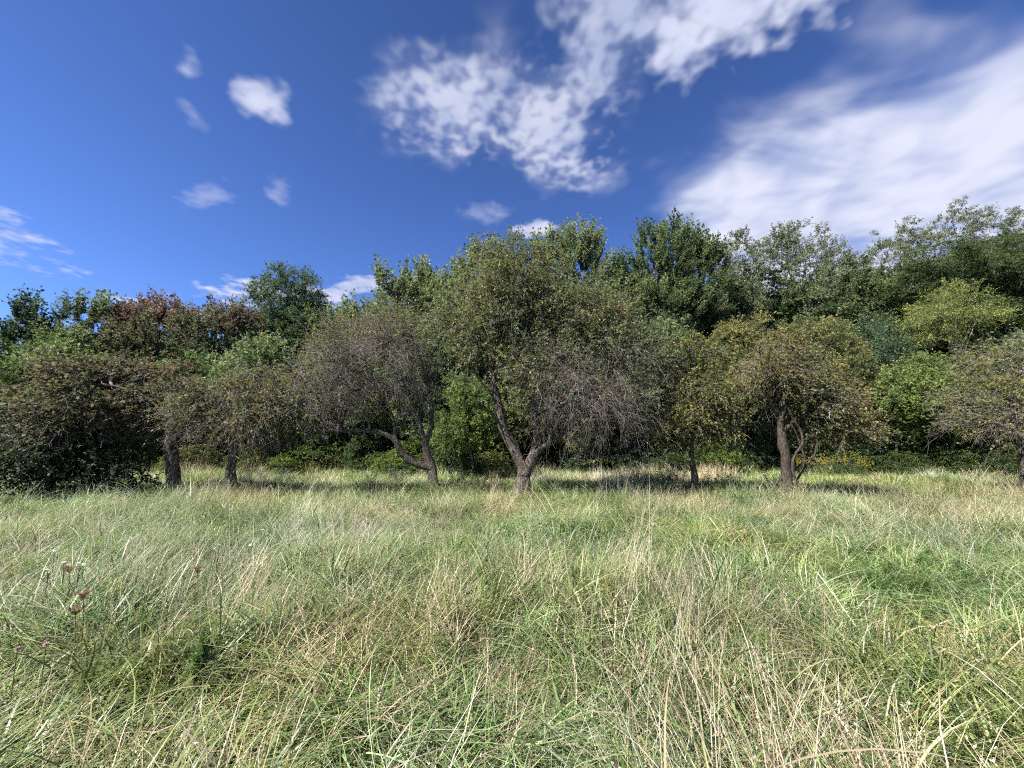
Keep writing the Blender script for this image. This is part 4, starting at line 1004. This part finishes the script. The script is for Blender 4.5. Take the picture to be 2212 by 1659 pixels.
def dryness(x, y):
    d = .5 * vnoise(x * .55 + 20, y * .45 + 31) + .3 * vnoise(x * 1.4 + 60, y * 1.2 + 11) + .2 * vnoise(x * 3.1, y * 3.1 + 70)
    d = (d - .5) * 2.2 + .29
    for (px, py, rx, ry, amp) in ((250, 1350, 2.2, 1.6, .28), (120, 1230, 3.5, 2.2, .15), (1050, 1250, .9, 2.2, .26), (820, 1090, .8, .9, .42), (1075, 1075, 1.0, .9, .42),
                                  (1250, 1085, 3.0, .8, .12), (2050, 1085, 4.5, 1.8, .42), (1750, 1085, 2.0, .7, .3), (2000, 1580, .6, .4, .30), (1250, 1560, .5, .4, .2), (1620, 1180, 2.6, 1.5, -.28),
                                  (1800, 1400, 1.2, .7, -.22), (1300, 1250, 1.0, .8, -.18), (500, 1560, .8, .4, -.28), (1850, 1250, 1.5, 1.0, -.2), (300, 1130, 5, 1.6, -.12)):
        c = on_plane(px, py); d = d + amp * np.exp(-((x - c[0]) / rx) ** 2 - ((y - c[1]) / ry) ** 2)
    d = d + .12 * np.clip((9.8 - y) / 3, 0, 1) * np.clip((y - 5) / 3, 0, 1) - .28 * np.exp(-((y - 12.2) / 1.8) ** 2) - .2 * np.clip((y - 14) / 3, 0, 1)
    return np.clip(d, 0, 1)


def grass():
    r = np.random.default_rng(99)
    kinds = {}

    def add(kind, *a, **k): kinds.setdefault(kind, []).append(blade_mesh(*a, **k))
    for q in range(5):                            # near tufts
        add('green', 26, (.32, .72), (.005, .0125), (.05, .7), (.6, 2.3), .10, GREENS, r, 5)
    for q in range(2):
        add('green', 16, (.35, .62), (.007, .0145), (.2, .8), (.6, 2.0), .12, BLUEGR, r, 5)
    for q in range(3):
        add('green', 28, (.32, .66), (.0038, .0085), (.05, .6), (.5, 2.2), .10, YGREEN, r, 5)
    for q in range(3):
        add('mat', 30, (.3, .65), (.0035, .0085), (.6, 1.2), (.4, 1.7), .16, STRAW[:3] + GREENS[1:] + GREENS[1:], r, 5, base_z=(.05, .32))
    for q in range(4):
        add('dry', 20, (.42, .80), (.0022, .0054), (.03, .6), (.1, 1.2), .11, STRAW, r, 4)
    for q in range(4):
        add('stalk', 4, (.65, .95), (.0026, .0045), (.02, .45), (.0, .7), .16, STRAW[1:], r, 5, head=(14, .014, (.50, .43, .31)))
    for q in range(2):
        add('stalk', 4, (.6, .9), (.002, .0036), (.02, .4), (.2, .9), .16, PINKST, r, 5, head=(22, .011, (.36, .25, .18)))
    for q in range(4):                            # far tufts: fewer, wider blades over a wider patch
        add('fgreen', 46, (.32, .62), (.010, .020), (.1, .7), (.4, 1.9), .24, GREENS[1:] + YGREEN[1:], r, 4)
    for q in range(3):
        add('fdry', 36, (.42, .75), (.006, .013), (.04, .5), (.1, 1.1), .24, STRAW + PINKST[1:2], r, 4)

    def patch(R, n, probs, lean):                 # a round patch of n tufts
        Vs, Qs, Cs, o = [], [], [], 0
        ks = list(probs); pr = np.array([probs[k_] for k_ in ks]); pr = pr / pr.sum()
        la = r.random() * 6.28
        for q in range(n):
            V, Q, c = (lambda L: L[r.integers(len(L))])(kinds[ks[r.choice(len(ks), p=pr)]])
            a = r.random() * 6.28; rr = R * math.sqrt(r.random()); az = r.random() * 6.28; s_ = r.uniform(.72, 1.12); t = lean * r.uniform(.1, 1.3); b = la + r.normal(0, .7)
            x, y, z = V[:, 0] * math.cos(az) - V[:, 1] * math.sin(az), V[:, 0] * math.sin(az) + V[:, 1] * math.cos(az), V[:, 2]
            W = np.stack([x + z * math.sin(t) * math.cos(b) + rr * math.cos(a) / s_, y + z * math.sin(t) * math.sin(b) + rr * math.sin(a) / s_, z * math.cos(t)], 1) * s_
            Vs.append(W); Qs.append(Q + o); o += len(V); Cs.append(c * r.uniform(.82, 1.18) * np.array([r.uniform(.94, 1.08), 1, r.uniform(.9, 1.1)]))
        return mesh_quads('grass_tuft', np.vstack(Vs), np.vstack(Qs), np.vstack(Cs))
    protos = []; NV, LV = 4, 6
    for lv in range(LV):                          # near patches, green to dry
        d = lv / (LV - 1)
        for q in range(NV):
            protos.append(patch(.50, 23, {'green': .82 - .50 * d, 'mat': .09 + .08 * d, 'dry': .04 + .34 * d, 'stalk': .09 + .18 * d}, .2 + .75 * (q / (NV - 1)) ** 1.5))
    f0 = len(protos)
    for lv in range(LV):                          # far patches
        d = lv / (LV - 1)
        for q in range(3):
            protos.append(patch(1.0, 27, {'fgreen': .86 - .66 * d, 'fdry': .06 + .62 * d, 'stalk': .08 + .2 * d}, .35))
    pts, rot, scl, idx, tint = [], [], [], [], []

    def field(x, y, first, nv, tilt):
        m = len(x); d = np.clip(dryness(x, y) * 1.15 - .04, 0, .999)
        lv = np.clip((d * LV + r.uniform(-.5, .5, m)), 0, LV - .01).astype(int)
        hgt = .42 + .78 * vnoise(x * .8 + 15, y * .8 + 33) + .7 * (vnoise(x * 2.0 + 5, y * 2.0 + 3) - .5)
        hgt = hgt * (1 + .9 * np.clip((y - 15) / 3, 0, 1) * vnoise(x * 1.3, y * 1.3) ** 2)
        pts.append(np.stack([x, y, gz(x, y) - .02], 1)); rot.append(np.stack([r.normal(0, tilt, m), r.normal(0, tilt, m), r.random(m) * 6.28], 1))
        s_ = r.uniform(.95, 1.15, m); scl.append(np.stack([s_, s_, s_ * hgt], 1)); idx.append(first + lv * nv + r.integers(0, nv, m))
        g = vnoise(x * .7 + 77, y * .7 + 21)[:, None]; v = (.72 + .5 * vnoise(x * 1.9 + 31, y * 1.9 + 8))[:, None]  # patch brightness noise also paints clump shading into the blade colour
        tint.append(np.hstack([.88 + .2 * g, 1.05 - .06 * g, .96 + .22 * (1 - g)]) * v * 1.1)

    def hexgrid(sp, y0, y1, ok):
        ny = int((y1 - y0) / (sp * .866)) + 1; nx = int(90 / sp)
        gx, gy = np.meshgrid(np.arange(-nx, nx + 1), np.arange(ny))
        x = (gx + .5 * (gy % 2)).ravel() * sp; y = y0 + gy.ravel() * sp * .866
        x = x + r.normal(0, sp * .16, len(x)); y = y + r.normal(0, sp * .16, len(y)); k_ = ok(x, y); return x[k_], y[k_]
    x, y = hexgrid(.56, -2.5, 13.2, lambda x, y: (np.abs(x) < 1.42 * np.maximum(y, 0) + 2.4) & (np.hypot(x, y) > .95))
    field(x, y, 0, NV, .12)
    x, y = hexgrid(1.15, 13.2, 27, lambda x, y: np.abs(x) < 1.42 * y + 3)
    field(x, y, f0, 3, .03)
    scatter('grass', 'tall meadow grass, green blades mixed with straw-coloured stalks', protos, np.vstack(pts), np.vstack(rot), np.vstack(scl), np.concatenate(idx), np.vstack(tint))


grass()
